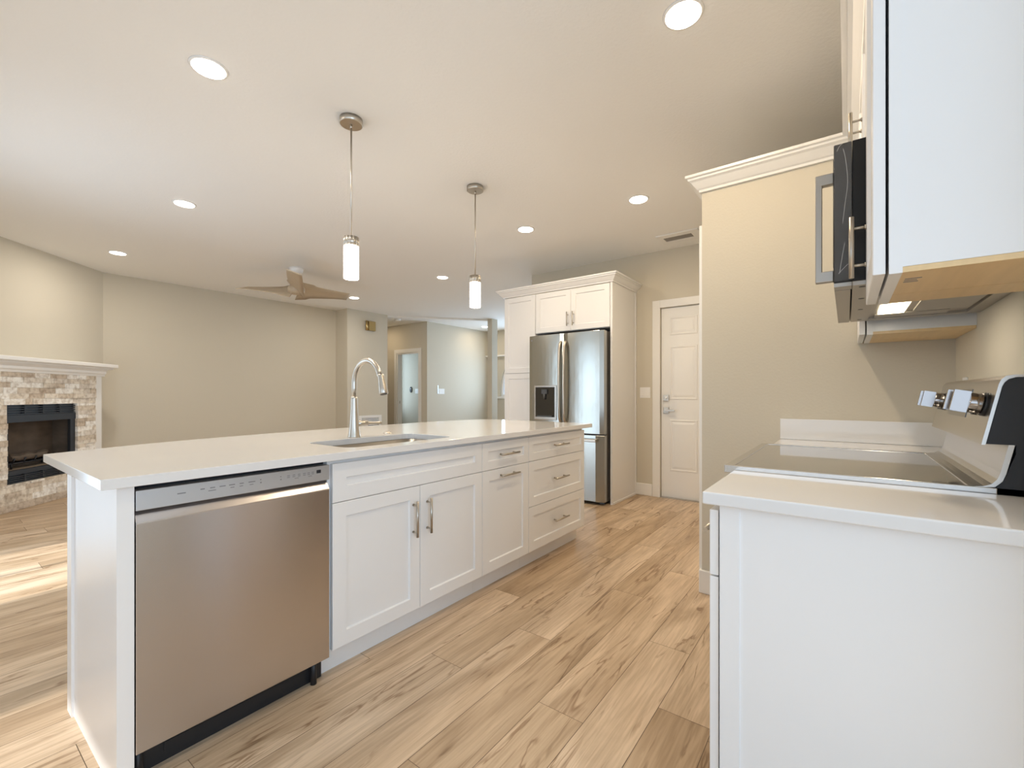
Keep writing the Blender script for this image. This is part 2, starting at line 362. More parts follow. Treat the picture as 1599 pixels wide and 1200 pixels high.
# diagonal fireplace wall and the living room / breakfast room outer walls
s2 = math.sqrt(2)
CW = 6.355
b = BM(); prism(b, [(-0.37, -0.37 + CW), (1.495, 1.495 + CW), (1.41, 1.58 + CW), (-0.455, -0.285 + CW)], 0, H, 'z'); struct('wall_fireplace', b, M_wall)
b = BM(); wall_x(b, -0.37, -0.25, 3.18, 6.12, holes=[(3.65, 4.85, 0, 2.06)]); struct('wall_left', b, M_wall)
b = BM(); wall_y(b, 3.18, 3.30, -2.4, -0.37); struct('wall_step', b, M_wall)
b = BM(); wall_x(b, -2.52, -2.4, -2.6, 3.30, holes=[(-1.7, 2.3, 0.6, 2.3)]); struct('wall_breakfast', b, M_wall)
b = BM(); wall_y(b, -2.72, -2.6, -2.52, 1.12, holes=[(-1.9, 0.5, 0.6, 2.3)]); struct('wall_side', b, M_wall)
b = BM(); wall_x(b, 1.0, 1.12, -2.6, YW - 0.12); struct('wall_nook', b, M_wall)
# foyer header beam and post
hx, hy = Vector((5.70, 7.47)), Vector((7.30, 6.15)); d = (hy - hx).normalized(); nrm = Vector((-d.y, d.x)) * 0.12
b = BM(); prism(b, [tuple(hx), tuple(hy), tuple(hy + nrm), tuple(hx + nrm)], H - 0.035, H, 'z'); struct('trim_2', b, M_ceil)
b = BM(); box(b, 7.26, 7.44, 6.03, 6.15, 0, H); struct('wall_post', b, M_wall)
# plant ledge across the front wall, window sill
b = BM(); box(b, 8.66, 8.75, 6.70, 7.41, 2.09, 2.125); struct('trim_3', b, M_trim, bevel=0.004)
# baseboards
def base(name, x0, x1, y0, y1): 
    bb = BM(); box(bb, x0, x1, y0, y1, 0, 0.135); 
    return struct(name, bb, M_trim, bevel=0.006)
base('baseboard_kitchen', XK - 0.015, XK, 1.76, 1.952)
base('baseboard_pantry', 2.695, 2.71, 0.30, 0.69); base('baseboard_pantry_side', 2.71, 2.755, 0.675, 0.69)
base('baseboard_back', 1.50, 4.80, 7.835, 7.85); base('baseboard_jut', 4.80, 5.70, 7.455, 7.47); base('baseboard_jut_side', 4.785, 4.80, 7.47, 7.835)
base('baseboard_hall', 6.685, 6.70, 8.52, 9.5); base('baseboard_foyer', 6.70, 8.75, 7.395, 7.41); base('baseboard_range', 1.0, 1.15, YW, YW + 0.015)
base('baseboard_front', 8.735, 8.75, 3.41, 7.395)
# door casings
def casing_x(name, x, sgn, y0, y1, zt, w=0.085, t=0.018):
    bb = BM(); xa, xb = sorted((x, x + sgn * t))
    box(bb, xa, xb, y0 - w, y0, 0, zt + w); box(bb, xa, xb, y1, y1 + w, 0, zt + w); box(bb, xa, xb, y0, y1, zt, zt + w)
    return struct(name, bb, M_trim, bevel=0.004)
casing_x('trim_4', XK, -1, 0.80, 1.672, 2.105)
casing_x('trim_5', 6.70, -1, 7.675, 8.43, 2.09)
b = BM(); box(b, 6.70, 6.82, 8.40, 8.43, 0, 2.09); box(b, 6.70, 6.82, 7.675, 7.70, 0, 2.09); box(b, 6.70, 6.82, 7.70, 8.40, 2.065, 2.09); struct('trim_6', b, M_trim)
b = BM(); box(b, 6.745, 6.765, 8.396, 8.3995, 0.93, 0.99)
struct('trim_7', b, M_nickel)
b = BM(); box(b, 2.725, 2.80, 0.675, 0.695, 0, 2.13); box(b, 3.55, 3.625, 0.675, 0.695, 0, 2.13); box(b, 2.80, 3.55, 0.675, 0.695, 2.055, 2.13); struct('trim_8', b, M_trim, bevel=0.004)
b = BM(); box(b, 2.80, 3.55, 0.675, 0.685, 0.01, 2.055); struct('door_2', b, M_trim)

# garage door, six raised panels, in the kitchen wall
dm = face_minus_x(XK + 0.02, 1.668, 0.012); DW_, DH_ = 0.864, 2.088
def six_panel(b, M, w, h, t=0.035):
    box(b, 0, w, 0, t, 0, h, M)
    for x0 in (0.095, 0.375 + 0.095 - 0.02):
        for z0, z1 in ((0.29, 0.855), (1.075, 1.665), (1.785, 1.985)):
            x1 = x0 + 0.295
            def ring(i, y): return [b.verts.new(xf(M, p)) for p in ((x0 + i, y, z0 + i), (x1 - i, y, z0 + i), (x1 - i, y, z1 - i), (x0 + i, y, z1 - i))]
            R = [ring(0, 0.0), ring(0.006, -0.006), ring(0.016, -0.006), ring(0.024, -0.001), ring(0.05, -0.006)]
            for a, c in zip(R, R[1:]):
                for k in range(4): b.faces.new((a[k], a[(k + 1) % 4], c[(k + 1) % 4], c[k]))
            b.faces.new(R[-1])
b = BM(); six_panel(b, dm, DW_, DH_); door1 = struct('door_1', b, M_trim)
b = BM(); box(b, 0.025, 0.085, -0.018, 0, 1.06, 1.125, dm); cyl(b, (0.055, -0.026, 1.0925), (0.055, 0, 1.0925), 0.016, 20, dm); obj('deadbolt', b, M_nickel, door1, bevel=0.002)
b = BM(); box(b, 0.025, 0.085, -0.014, 0, 0.925, 0.99, dm); cyl(b, (0.055, -0.05, 0.957), (0.055, 0, 0.957), 0.011, 16, dm); box(b, 0.045, 0.165, -0.058, -0.044, 0.947, 0.967, dm); obj('door_handle', b, M_nickel, door1, bevel=0.002)
b = BM(); box(b, XK - 0.005, XK + 0.12, 0.80, 1.672, 0, 0.012); struct('trim_9', b, M_nickel)

# windows and the patio door
def window_x(name, x, y0, y1, z0, z1, ny, nz):
    bb = BM(); f = 0.05
    box(bb, x - 0.03, x + 0.03, y0, y0 + f, z0, z1); box(bb, x - 0.03, x + 0.03, y1 - f, y1, z0, z1)
    box(bb, x - 0.03, x + 0.03, y0 + f, y1 - f, z0, z0 + f); box(bb, x - 0.03, x + 0.03, y0 + f, y1 - f, z1 - f, z1)
    for i in range(1, ny): yy = y0 + (y1 - y0) * i / ny; box(bb, x - 0.02, x + 0.02, yy - 0.02, yy + 0.02, z0 + f, z1 - f)
    for i in range(1, nz): zz = z0 + (z1 - z0) * i / nz; box(bb, x - 0.02, x + 0.02, y0 + f, y1 - f, zz - 0.02, zz + 0.02)
    w = struct(name, bb, M_trim)
    bb = BM(); box(bb, x - 0.004, x + 0.004, y0 + f, y1 - f, z0 + f, z1 - f); obj('pane', bb, M_glass, w)
window_x('window_1', -2.46, -1.7, 2.3, 0.6, 2.3, 3, 1)
window_x('door_3', -0.31, 3.65, 4.85, 0.0, 2.06, 2, 1)
b = BM()
for (xa, xb, za, zb) in ((-1.9, -1.85, 0.6, 2.3), (0.45, 0.5, 0.6, 2.3), (-0.725, -0.675, 0.65, 2.25), (-1.85, 0.45, 0.6, 0.65), (-1.85, 0.45, 2.25, 2.3)): box(b, xa, xb, -2.69, -2.63, za, zb)
w2 = struct('window_2', b, M_trim); b = BM(); box(b, -1.85, 0.45, -2.664, -2.656, 0.65, 2.25); obj('pane', b, M_glass, w2)
b = BM(); f = 0.05
inner = [(AC + (AR - f) * math.cos(PI * k / 28), AZ + (AR - f) * math.sin(PI * k / 28)) for k in range(29)]
for k in range(28): prism(b, [arc[k], arc[k + 1], inner[k + 1], inner[k]], 8.78, 8.84, 'x')
box(b, 8.78, 8.84, AC - AR, AC - AR + f, 1.09, AZ); box(b, 8.78, 8.84, AC + AR - f, AC + AR, 1.09, AZ); box(b, 8.78, 8.84, AC - AR + f, AC + AR - f, 1.09, 1.14)
for yy in (AC - 0.4, AC + 0.4): box(b, 8.79, 8.83, yy - 0.02, yy + 0.02, 1.14, 2.28)
w3 = struct('window_3', b, M_trim); b = BM(); prism(b, [(AC + AR - f, 1.14), *inner, (AC - AR + f, 1.14)], 8.806, 8.814, 'x'); obj('pane', b, M_glass, w3)
b = BM(); box(b, 8.63, 8.78, AC - AR - 0.12, AC + AR + 0.14, 1.04, 1.09); obj('window_sill', b, M_trim, w3, bevel=0.005)

# ------------------------------------------------------------------ island
YF = 1.662; X0, X1, X2, X3 = 1.002, 1.916, 2.373, 3.135; ZB, ZT, ZS, ZS2 = 0.115, 0.868, 0.7076, 0.4082; YB = 2.26; YC = YF + 0.021
def carcass(name_root, x0, x1, hollow=False):
    bb = BM(); xa, xb = x0 + 0.0005, x1 - 0.0005
    if hollow:
        box(bb, xa, xa + 0.018, YC, YB, 0.11, 0.8835); box(bb, xb - 0.018, xb, YC, YB, 0.11, 0.8835)
        box(bb, xa + 0.018, xb - 0.018, YC, YC + 0.018, 0.11, 0.8835); box(bb, xa + 0.018, xb - 0.018, YB - 0.012, YB, 0.11, 0.8835); box(bb, xa + 0.018, xb - 0.018, YC + 0.018, YB - 0.012, 0.11, 0.128)
    else: box(bb, xa, xb, YC, YB, 0.11, 0.8835)
    obj('carcass', bb, M_white, name_root)
    bb = BM(); box(bb, x0 + 0.0005, x1 - 0.0005, YF + 0.075, YB, 0, 0.1095); obj('toe_kick', bb, M_white, name_root)
def front(parent, name, x0, x1, z0, z1, hnd=None, rail=0.06, label=None):
    g = 0.0015; M = face_minus_y(x0 + g, YF, z0 + g); w, h = x1 - x0 - 2 * g, z1 - z0 - 2 * g
    bb = BM(); shaker(bb, M, w, h, rail=rail); o = obj(name, bb, M_white, parent)
    if hnd:
        bb = BM(); pull(bb, M, *hnd); obj('handle', bb, M_pull, o)
    return o
sb = thing('sink_base_cabinet', 'wide white shaker island cabinet with two tall doors beneath the sink', 'cabinet', ((X0 + X1) / 2, 2.0, 0), 'white cabinets along the island front')
carcass(sb, X0 - 0.012, X1, True); xm = (X0 + X1) / 2
front(sb, 'false_drawer_front', X0, X1, ZS, ZT)
front(sb, 'door', X0, xm, ZB, ZS, (xm - X0 - 0.045, 0.555 - ZB, 0.17, 0.128, False))
front(sb, 'door', xm, X1, ZB, ZS, (0.042, 0.555 - ZB, 0.17, 0.128, False))
tr = thing('pull_out_cabinet', 'narrow white shaker island cabinet with a small drawer over a pull-out door', 'cabinet', ((X1 + X2) / 2, 2.0, 0), 'white cabinets along the island front')
carcass(tr, X1, X2)
front(tr, 'drawer', X1, X2, ZS, ZT, (0.225, 0.789 - ZS, 0.18, 0.128, True), rail=0.05)
front(tr, 'door', X1, X2, ZB, ZS, (0.228, 0.664 - ZB, 0.18, 0.128, True))
dr = thing('drawer_cabinet', 'white shaker island cabinet with three stacked drawers at the far end', 'cabinet', ((X2 + X3) / 2, 2.0, 0), 'white cabinets along the island front')
carcass(dr, X2, X3); hc = (X3 - X2) / 2 - 0.005
front(dr, 'drawer', X2, X3, ZS, ZT, (hc, 0.789 - ZS, 0.185, 0.128, True), rail=0.05)
front(dr, 'drawer', X2, X3, ZS2, ZS, (hc, 0.556 - ZS2, 0.185, 0.128, True))
front(dr, 'drawer', X2, X3, ZB, ZS2, (hc, 0.262 - ZB, 0.185, 0.128, True))
b = BM(); box(b, 0.345, 0.384, YF, 2.215, 0, 0.8835); box(b, 0.338, 0.345, 2.215, 2.2825, 0.0, 0.8835); box(b, 0.345, 0.384, 2.222, 2.2825, 0, 0.8835)
ep = solo('island_end_panel', b, M_white, 'white end panel closing the left end of the island beside the dishwasher', 'cabinet panel')
b = BM(); box(b, 0.3845, X3, 2.262, 2.2825, 0, 0.8835)
solo('island_back_panel', b, M_white, 'white panel closing the seating side of the island under the counter overhang', 'cabinet panel')

# countertop with sink cut-out and bowed seating side
ctrl = [(3.215, 2.52), (3.19, 2.64), (3.10, 2.74), (2.95, 2.80), (2.55, 2.845), (1.95, 2.825), (1.40, 2.785), (0.95, 2.725), (0.65, 2.655), (0.306, 2.515)]
def catmull(P, n=5):
    out = []; Q = [P[0]] + P + [P[-1]]
    for i in range(1, len(Q) - 2):
        p0, p1, p2, p3 = Q[i - 1], Q[i], Q[i + 1], Q[i + 2]
        for k in range(n):
            t = k / n; out.append(tuple(0.5 * (2 * p1[j] + (p2[j] - p0[j]) * t + (2 * p0[j] - 5 * p1[j] + 4 * p2[j] - p3[j]) * t * t + (3 * p1[j] - p0[j] - 3 * p2[j] + p3[j]) * t ** 3) for j in (0, 1)))
    return out + [P[-1]]
outer = [(0.306, 1.634), (3.215, 1.634)] + catmull(ctrl)
hole = rounded_rect(1.125, 1.765, 1.735, 2.105, 0.06)
b = BM(); slab_with_hole(b, outer, hole, 0.884, 0.914)
solo('island_countertop', b, M_quartz, 'long white quartz island countertop with a bowed seating edge and sink cut-out', 'countertop', bevel=0.004, seg=3)

# undermount sink
sk = thing('undermount_sink', 'stainless steel sink set below the island countertop', 'sink', (1.445, 1.92, 0.66))
rr = lambda i, r: rounded_rect(1.125 + i, 1.765 - i, 1.735 + i, 2.105 - i, r)
b = BM(); loops = [(rr(-0.02, 0.08), 0.8832), (rr(0.004, 0.06), 0.8832), (rr(0.006, 0.06), 0.72), (rr(0.03, 0.05), 0.69), (rr(0.12, 0.03), 0.684)]
R = [[b.verts.new((x, y, z)) for x, y in lp] for lp, z in loops]
for a, c in zip(R, R[1:]):
    n = len(a)
    for k in range(n): b.faces.new((a[k], a[(k + 1) % n], c[(k + 1) % n], c[k])).smooth = True
b.faces.new(R[-1]); o = obj('basin', b, mat('satin_sink_steel', (0.30, 0.285, 0.26), 0.35, 1.0), sk)
md = o.modifiers.new('solid', 'SOLIDIFY'); md.thickness = 0.0012
b = BM(); lathe(b, (1.445, 1.92, 0), [(0.045, 0.6845), (0.045, 0.688), (0.03, 0.689)]); obj('drain', b, M_nickel, sk)

# faucet
FX, FY = 1.428, 2.158
fc = thing('kitchen_faucet', 'tall brushed nickel gooseneck faucet standing behind the island sink', 'faucet', (FX, FY, 0.914))
b = BM(); lathe(b, (FX, FY, 0.914), [(0.034, 0), (0.034, 0.004), (0.031, 0.012), (0.025, 0.06), (0.021, 0.11), (0.0185, 0.16), (0.017, 0.21), (0.0155, 0.2195)]); obj('body', b, M_nickel, fc)
b = BM(); pts = [(FX, FY, 1.132), (FX, FY, 1.18), (FX, FY, 1.21)]; RR = 0.113; cy = FY - RR; cz = 1.208
for k in range(1, 17): a = PI * (k * 10.2) / 180; pts.append((FX, cy + RR * math.cos(a), cz + RR * math.sin(a) * 1.04))
pts += [(FX, cy - RR * 1.04, 1.246), ]
tube(b, pts, 0.0135, 18); obj('spout', b, M_nickel, fc)
e0 = Vector(pts[-1]); dd = Vector((0, -0.26, -1)).normalized()
b = BM(); tube(b, [e0 - dd * 0.004, e0 + dd * 0.006, e0 + dd * 0.03, e0 + dd * 0.075, e0 + dd * 0.098, e0 + dd * 0.102], [0.0145, 0.016, 0.0175, 0.0215, 0.0235, 0.021], 20); sh = obj('spray_head', b, M_nickel, fc)
b = BM(); tube(b, [e0 + dd * 0.1015, e0 + dd * 0.1035], 0.018, 18); obj('spray_face', b, M_black, sh)
b = BM(); cyl(b, (FX + 0.012, FY, 0.987), (FX + 0.082, FY, 0.987), 0.0155, 18); lv = obj('handle_hub', b, M_nickel, fc)
b = BM(); tube(b, [(FX + 0.080, FY, 0.987), (FX + 0.090, FY, 0.986), (FX + 0.12, FY - 0.01, 0.985), (FX + 0.158, FY - 0.025, 0.984)], [0.013, 0.009, 0.0075, 0.009], 14); obj('lever', b, M_nickel, lv)
b = BM(); lathe(b, (1.672, 2.192, 0.914), [(0.024, 0), (0.024, 0.004), (0.014, 0.006), (0.014, 0.010), (0.012, 0.0115)])
solo('sink_air_switch', b, M_nickel, 'small round nickel button on the countertop right of the faucet', 'button')

# dishwasher
XA, XB = 0.3875, 0.9885
dw = thing('dishwasher', 'stainless steel dishwasher built into the left end of the island', 'dishwasher', ((XA + XB) / 2, 1.95, 0))
b = BM(); box(b, XA, XB, YF + 0.045, 2.25, 0.10, 0.872); box(b, 0.3845, 0.3872, YF + 0.02, 1.95, 0.0, 0.8835); obj('tub', b, M_gap, dw)
b = BM(); prism(b, [(YF, 0.098), (YF + 0.045, 0.098), (YF + 0.045, 0.80), (YF + 0.030, 0.803), (YF + 0.014, 0.793), (YF + 0.001, 0.772), (YF, 0.768)], XA, XB, 'x'); door = obj('door', b, M_steel, dw, bevel=0.0012)
b = BM(); box(b, XA, XB, YF, YF + 0.045, 0.807, 0.866); cp = obj('control_panel', b, M_ctrl, dw, bevel=0.0015)
b = BM(); yy = YF - 0.0004
def mark(x, z, w, h): box(b, x, x + w, yy, YF + 0.0005, z, z + h)
mark(0.487, 0.8385, 0.022, 0.0035)
for x, w in ((0.548, 0.012), (0.575, 0.014), (0.602, 0.018), (0.630, 0.018), (0.662, 0.013), (0.690, 0.022)): mark(x, 0.842, w, 0.0035)
for x, w in ((0.570, 0.022), (0.634, 0.012), (0.662, 0.011), (0.694, 0.012)): mark(x, 0.8335, w, 0.0028)
for x in (0.728, 0.797): mark(x, 0.845, 0.004, 0.004); mark(x, 0.834, 0.005, 0.005)
for x in (0.822, 0.842, 0.862, 0.882, 0.899, 0.915): mark(x, 0.8445, 0.010, 0.003); mark(x, 0.8385, 0.010, 0.003)
for x in (0.850, 0.902): mark(x, 0.8315, 0.015, 0.0025)
obj('printed_symbols', b, M_ink, cp)['kind'] = 'stuff'
b = BM(); box(b, 0.935, 0.953, yy, YF + 0.0005, 0.839, 0.852); obj('display', b, M_screen, cp)
b = BM(); box(b, XA, XB, YF + 0.06, YF + 0.075, 0.0, 0.095)
for x in (0.402, 0.945): cyl(b, (x, YF + 0.04, 0.0), (x, YF + 0.04, 0.097), 0.012, 14)
box(b, 0.47, 0.90, YF + 0.056, YF + 0.06, 0.03, 0.06); obj('toe_panel', b, M_black, dw)

# ------------------------------------------------------------------ range wall: base units, counters, range
def right_front(parent, name, xa, xb, yface, z0, z1, hnd=None, rail=0.06):
    g = 0.0015; M = face_plus_y(xb - g, yface, z0 + g)
    bb = BM(); shaker(bb, M, xb - xa - 2 * g, z1 - z0 - 2 * g, rail=rail); o = obj(name, bb, M_white, parent)
    if hnd: bb = BM(); pull(bb, M, *hnd); obj('handle', bb, M_pull, o)
    return o
def base_unit(name, label, xa, xb, side=True):
    t = thing(name, label, 'cabinet', ((xa + xb) / 2, 0, 0), 'base cabinets beside the range')
    bb = BM(); box(bb, xa, xb, YW, 0.246, 0.11, 0.8835); box(bb, xa, xb, YW, 0.18, 0, 0.11)
    if side: box(bb, xa - 0.004, xa, 0.203, 0.246, 0.0, 0.8835); box(bb, xa, xa + 0.018, 0.18, 0.246, 0.0, 0.11)
    obj('carcass', bb, M_white, t)
    w = xb - xa
    right_front(t, 'drawer', xa, xb, 0.27, ZS, ZT, (w / 2, (ZT - ZS) / 2, 0.16, 0.128, True), rail=0.05)
    right_front(t, 'door', xa, xb, 0.27, ZB, ZS - 0.001, (w - 0.04 if not side else 0.04, 0.52, 0.16, 0.128, False))
    return t
base_unit('base_cabinet', 'white base cabinet nearest the camera with its plain side facing out below the counter end', 1.154, 1.497)
base_unit('base_cabinet', 'white base cabinet between the range and the beige pantry wall', 2.268, 2.70, False)
b = BM(); prism(b, [(1.126, YW), (1.498, YW), (1.498, 0.2805), (1.126, 0.2805)], 0.884, 0.914, 'z')
solo('countertop', b, M_quartz, 'short white quartz countertop in the foreground left of the range', 'countertop', 'countertops beside the range', bevel=0.004, seg=3)
b = BM(); prism(b, [(2.266, YW), (2.709, YW), (2.709, 0.2805), (2.266, 0.2805)], 0.884, 0.914, 'z')
solo('countertop', b, M_quartz, 'white quartz countertop strip between the range and the pantry wall', 'countertop', 'countertops beside the range', bevel=0.004, seg=3)
b = BM(); box(b, 2.69, 2.709, YW, 0.2805, 0.9145, 1.02)
solo('backsplash', b, M_quartz, 'low white quartz backsplash strip against the beige pantry wall', 'backsplash', bevel=0.002)

XR0, XR1 = 1.502, 2.262
rg = thing('range', 'stainless steel electric range with black glass cooktop and slanted rear knob panel', 'range', ((XR0 + XR1) / 2, 0, 0))
b = BM(); box(b, XR0, XR1, YW + 0.002, 0.262, 0.03, 0.903)
for x in (XR0 + 0.04, XR1 - 0.04):
    for y in (-0.33, 0.22): cyl(b, (x, y, 0), (x, y, 0.03), 0.018, 12)
obj('body', b, M_dark, rg)
b = BM(); box(b, XR0 + 0.003, XR1 - 0.003, 0.2625, 0.30, 0.24, 0.86); od = obj('oven_door', b, M_steel2, rg, bevel=0.003)
b = BM(); box(b, XR0 + 0.10, XR1 - 0.10, 0.3002, 0.302, 0.36, 0.70); obj('oven_window', b, M_blackglass, od)
b = BM(); cyl(b, (XR0 + 0.07, 0.345, 0.80), (XR1 - 0.07, 0.345, 0.80), 0.012, 16)
for x in (XR0 + 0.09, XR1 - 0.09): cyl(b, (x, 0.345, 0.80), (x, 0.298, 0.80), 0.009, 12)
obj('oven_handle', b, M_nickel, od)
b = BM(); box(b, XR0 + 0.003, XR1 - 0.003, 0.2625, 0.298, 0.04, 0.232); obj('storage_drawer', b, M_steel2, rg, bevel=0.003)
b = BM(); slab_with_hole(b, [(XR0, -0.284), (XR1, -0.284), (XR1, 0.308), (XR0, 0.308)], [(XR0 + 0.011, -0.235), (XR1 - 0.011, -0.235), (XR1 - 0.011, 0.282), (XR0 + 0.011, 0.282)], 0.9035, 0.9275); obj('cooktop_frame', b, M_steel2, rg, bevel=0.002)
b = BM(); box(b, XR0 + 0.0112, XR1 - 0.0112, -0.2348, 0.2818, 0.9035, 0.925); obj('cooktop_glass', b, M_cooktop, rg)
# rear control panel: curved riser, overhanging slanted face, black ends
riser = [(-0.245, 0.9276), (-0.262, 0.930), (-0.275, 0.937), (-0.284, 0.949), (-0.289, 0.965), (-0.302, 1.030)]
b = BM(); prism(b, riser + [(-0.312, 1.030), (-0.298, 0.962), (-0.292, 0.944), (-0.280, 0.930), (-0.262, 0.9276)], XR0, XR1, 'x'); bgd = obj('riser', b, M_steel2, rg)
b = BM(); prism(b, [(-0.257, 1.028), (-0.286, 1.172), (-0.290, 1.182), (-0.298, 1.190), (-0.312, 1.193), (-0.376, 1.193), (-0.376, 1.188), (-0.314, 1.187), (-0.302, 1.183), (-0.295, 1.175), (-0.291, 1.165), (-0.264, 1.028)], XR0 - 0.001, XR1 + 0.001, 'x'); face = obj('control_panel', b, M_steel2, rg)
b = BM()
prism(b, [(-0.265, 1.030), (-0.292, 1.165), (-0.296, 1.175), (-0.303, 1.182), (-0.314, 1.1865), (-0.376, 1.1875), (-0.376, 0.9276), (-0.2805, 0.9276), (-0.293, 0.944), (-0.299, 0.962), (-0.3135, 1.010), (-0.3135, 1.030)], XR0, XR1, 'x')
obj('panel_housing', b, M_black, rg)
nrmv = Vector((0, 0.144, 0.029)).normalized(); up = Vector((0, -0.029, 0.144)).normalized()
def knob(x, big):
    c = Vector((x, -0.257 - 0.029 * (0.094 / 0.144), 1.122)); r = 0.026
    bb = BM(); cyl(bb, c, c + nrmv * 0.006, r * 1.12, 26); bz = obj('knob_ring', bb, M_black, rg)
    bb = BM(); tube(bb, [c + nrmv * 0.006, c + nrmv * 0.010, c + nrmv * 0.030, c + nrmv * 0.032], [r * 0.9, r, r * 0.93, r * 0.9], 26)
    w = Vector((1, 0, 0)) * 0.0095; q = up * 0.0265; p0 = c + nrmv * 0.0315; p1 = c + nrmv * 0.062
    vs = [bb.verts.new(p + s * w * k + t * q) for p, k in ((p0, 1.0), (p1, 0.7)) for s, t in ((-1, -1), (1, -1), (1, 1), (-1, 1))]
    for fidx in ((3, 2, 1, 0), (4, 5, 6, 7), (0, 1, 5, 4), (1, 2, 6, 5), (2, 3, 7, 6), (3, 0, 4, 7)): bb.faces.new([vs[i] for i in fidx])
    obj('knob', bb, M_knob, rg)
for x in (1.565, 1.655, 2.11, 2.20): knob(x, True)
b = BM(); cc = Vector((0, -0.257 - 0.029 * (0.094 / 0.144), 1.122)); q = up * 0.04
vs = [b.verts.new(Vector((x, 0, 0)) + cc + nrmv * n_ + s * q) for n_ in (0.0, 0.0012) for x, s in ((1.75, -1), (2.02, -1), (2.02, 1), (1.75, 1))]
for fidx in ((3, 2, 1, 0), (4, 5, 6, 7), (0, 1, 5, 4), (1, 2, 6, 5), (2, 3, 7, 6), (3, 0, 4, 7)): b.faces.new([vs[i] for i in fidx])
obj('clock_display', b, M_blackglass, rg)

# ------------------------------------------------------------------ upper cabinets, microwave
ZU, ZUT = 1.38, 2.312; YD = -0.041
def upper(name, label, xa, xb, z0, doors, side_left=True):
    t = thing(name, label, 'cabinet', ((xa + xb) / 2, -0.22, z0), 'white wall cabinets over the range counter')
    bb = BM(); box(bb, xa, xb, YW, -0.066, z0 + 0.012, ZUT)
    box(bb, xa, xb, -0.0862, -0.066, z0, z0 + 0.012); box(bb, xa, xa + 0.018, YW, -0.0862, z0, z0 + 0.012) if False else None
    box(bb, xa - 0.002, xa, -0.0862, -0.066, z0, ZUT)
    obj('carcass', bb, M_white, t)
    bb = BM(); xs = xa + (xb - xa) * 0.65; box(bb, xa + 0.001, xs, YW + 0.001, -0.0864, z0 + 0.001, z0 + 0.0118); obj('underside', bb, M_maple, t)
    bb = BM(); box(bb, xs + 0.0025, xb - 0.001, YW + 0.001, -0.0864, z0 + 0.001, z0 + 0.0118); obj('underside', bb, M_maple, t)
    for da, db, hx_ in doors:
        o = right_front(t, 'door', da, db, YD, z0 + 0.001, ZUT - 0.004)
        M = face_plus_y(db, YD, z0); bb = BM(); pull(bb, M, db - hx_, 0.148 if z0 < 1.6 else 0.16, 0.158, 0.096, False, so=0.031); obj('handle', bb, M_pull, o)
    return t
u1 = upper('wall_cabinet', 'white wall cabinet nearest the camera, its plain side filling the top right corner', 1.124, 1.492, ZU, [(1.124, 1.492, 1.447)])
b = BM()
for k, w in enumerate((0.016, 0.010, 0.013)): box(b, 1.19 + 0.016 * k, 1.196 + 0.016 * k, -0.105 - w, -0.095, ZU + 0.0004, ZU + 0.002)
obj('printed_stamp', b, M_ink, u1)
u2 = upper('wall_cabinet', 'short white wall cabinet with two doors above the microwave', 1.502, 2.258, 1.838, [(1.502, 1.88, 1.84), (1.88, 2.258, 1.92)])
u3 = upper('wall_cabinet', 'white wall cabinet beyond the microwave against the pantry wall', 2.315, 2.705, 1.39, [(2.315, 2.705, 2.36)])
b = BM(); crown(b, [(1.122, -0.066), (2.705, -0.066)], ZUT + 0.001, d=0.082)
solo('crown_molding', b, M_white, 'white crown molding running along the top of the wall cabinets above the microwave', 'crown molding')

mw = thing('microwave', 'over-the-range stainless and black microwave still wrapped in clear film', 'microwave', (1.88, -0.2, 1.44))
ZM = 1.44
b = BM(); box(b, XR0, XR1 - 0.004, YW + 0.001, -0.0125, ZM + 0.012, 1.832); obj('body', b, M_mwside, mw, bevel=0.002)
b = BM(); xm0, xm1 = XR0, XR1 - 0.004
box(b, xm0, xm1, -0.068, -0.0125, ZM, ZM + 0.0118); box(b, xm0, xm0 + 0.02, YW + 0.001, -0.068, ZM, ZM + 0.0118); box(b, xm1 - 0.035, xm1, YW + 0.001, -0.068, ZM, ZM + 0.0118)
box(b, xm0 + 0.02, xm1 - 0.035, YW + 0.001, -0.345, ZM, ZM + 0.0118); box(b, xm0 + 0.02, xm1 - 0.035, -0.345, -0.068, ZM + 0.009, ZM + 0.0118); ch = obj('underside', b, M_steel3, mw, bevel=0.001)
for x, y in ((1.53, -0.034), (1.72, -0.036), (1.94, -0.038), (2.20, -0.040)):
    b = BM(); cyl(b, (x, y, ZM - 0.0006), (x, y, ZM + 0.001), 0.0075, 14); obj('screw_hole', b, M_black, ch)
b = BM(); box(b, XR0, XR1 - 0.004, -0.0115, 0.029, ZM + 0.0115, 1.832); dr_ = obj('door', b, M_mwside, mw, bevel=0.003)
b = BM(); box(b, XR0 + 0.02, XR1 - 0.03, 0.0292, 0.0305, ZM + 0.06, 1.80); obj('door_glass', b, M_blackglass, dr_)
b = BM(); box(b, XR0, XR0 + 0.05, -0.0115, 0.028, ZM + 0.001, ZM + 0.0113); box(b, XR0 + 0.052, XR1 - 0.004, -0.0085, 0.028, ZM, ZM + 0.0113); obj('door_bottom_trim', b, M_steel3, dr_)
b = BM(); hx0 = 1.52
prism(b, [(0.0292, 1.765), (0.072, 1.765), (0.072, 1.462), (0.0292, 1.462), (0.0292, 1.492), (0.056, 1.492), (0.056, 1.735), (0.0292, 1.735)], hx0, hx0 + 0.022, 'x'); obj('handle', b, M_steel3, dr_, bevel=0.002)
b = BM(); box(b, 1.80, 2.12, -0.166, -0.092, ZM + 0.002, ZM + 0.0085); obj('lamp_lens', b, M_hoodlens, mw)
lamp('hood_lamp', 'AREA', (1.96, -0.129, ZM - 0.002), 0.6, WARM, (0, 0, 0), mw, shape='RECTANGLE', size=0.28, size_y=0.06)
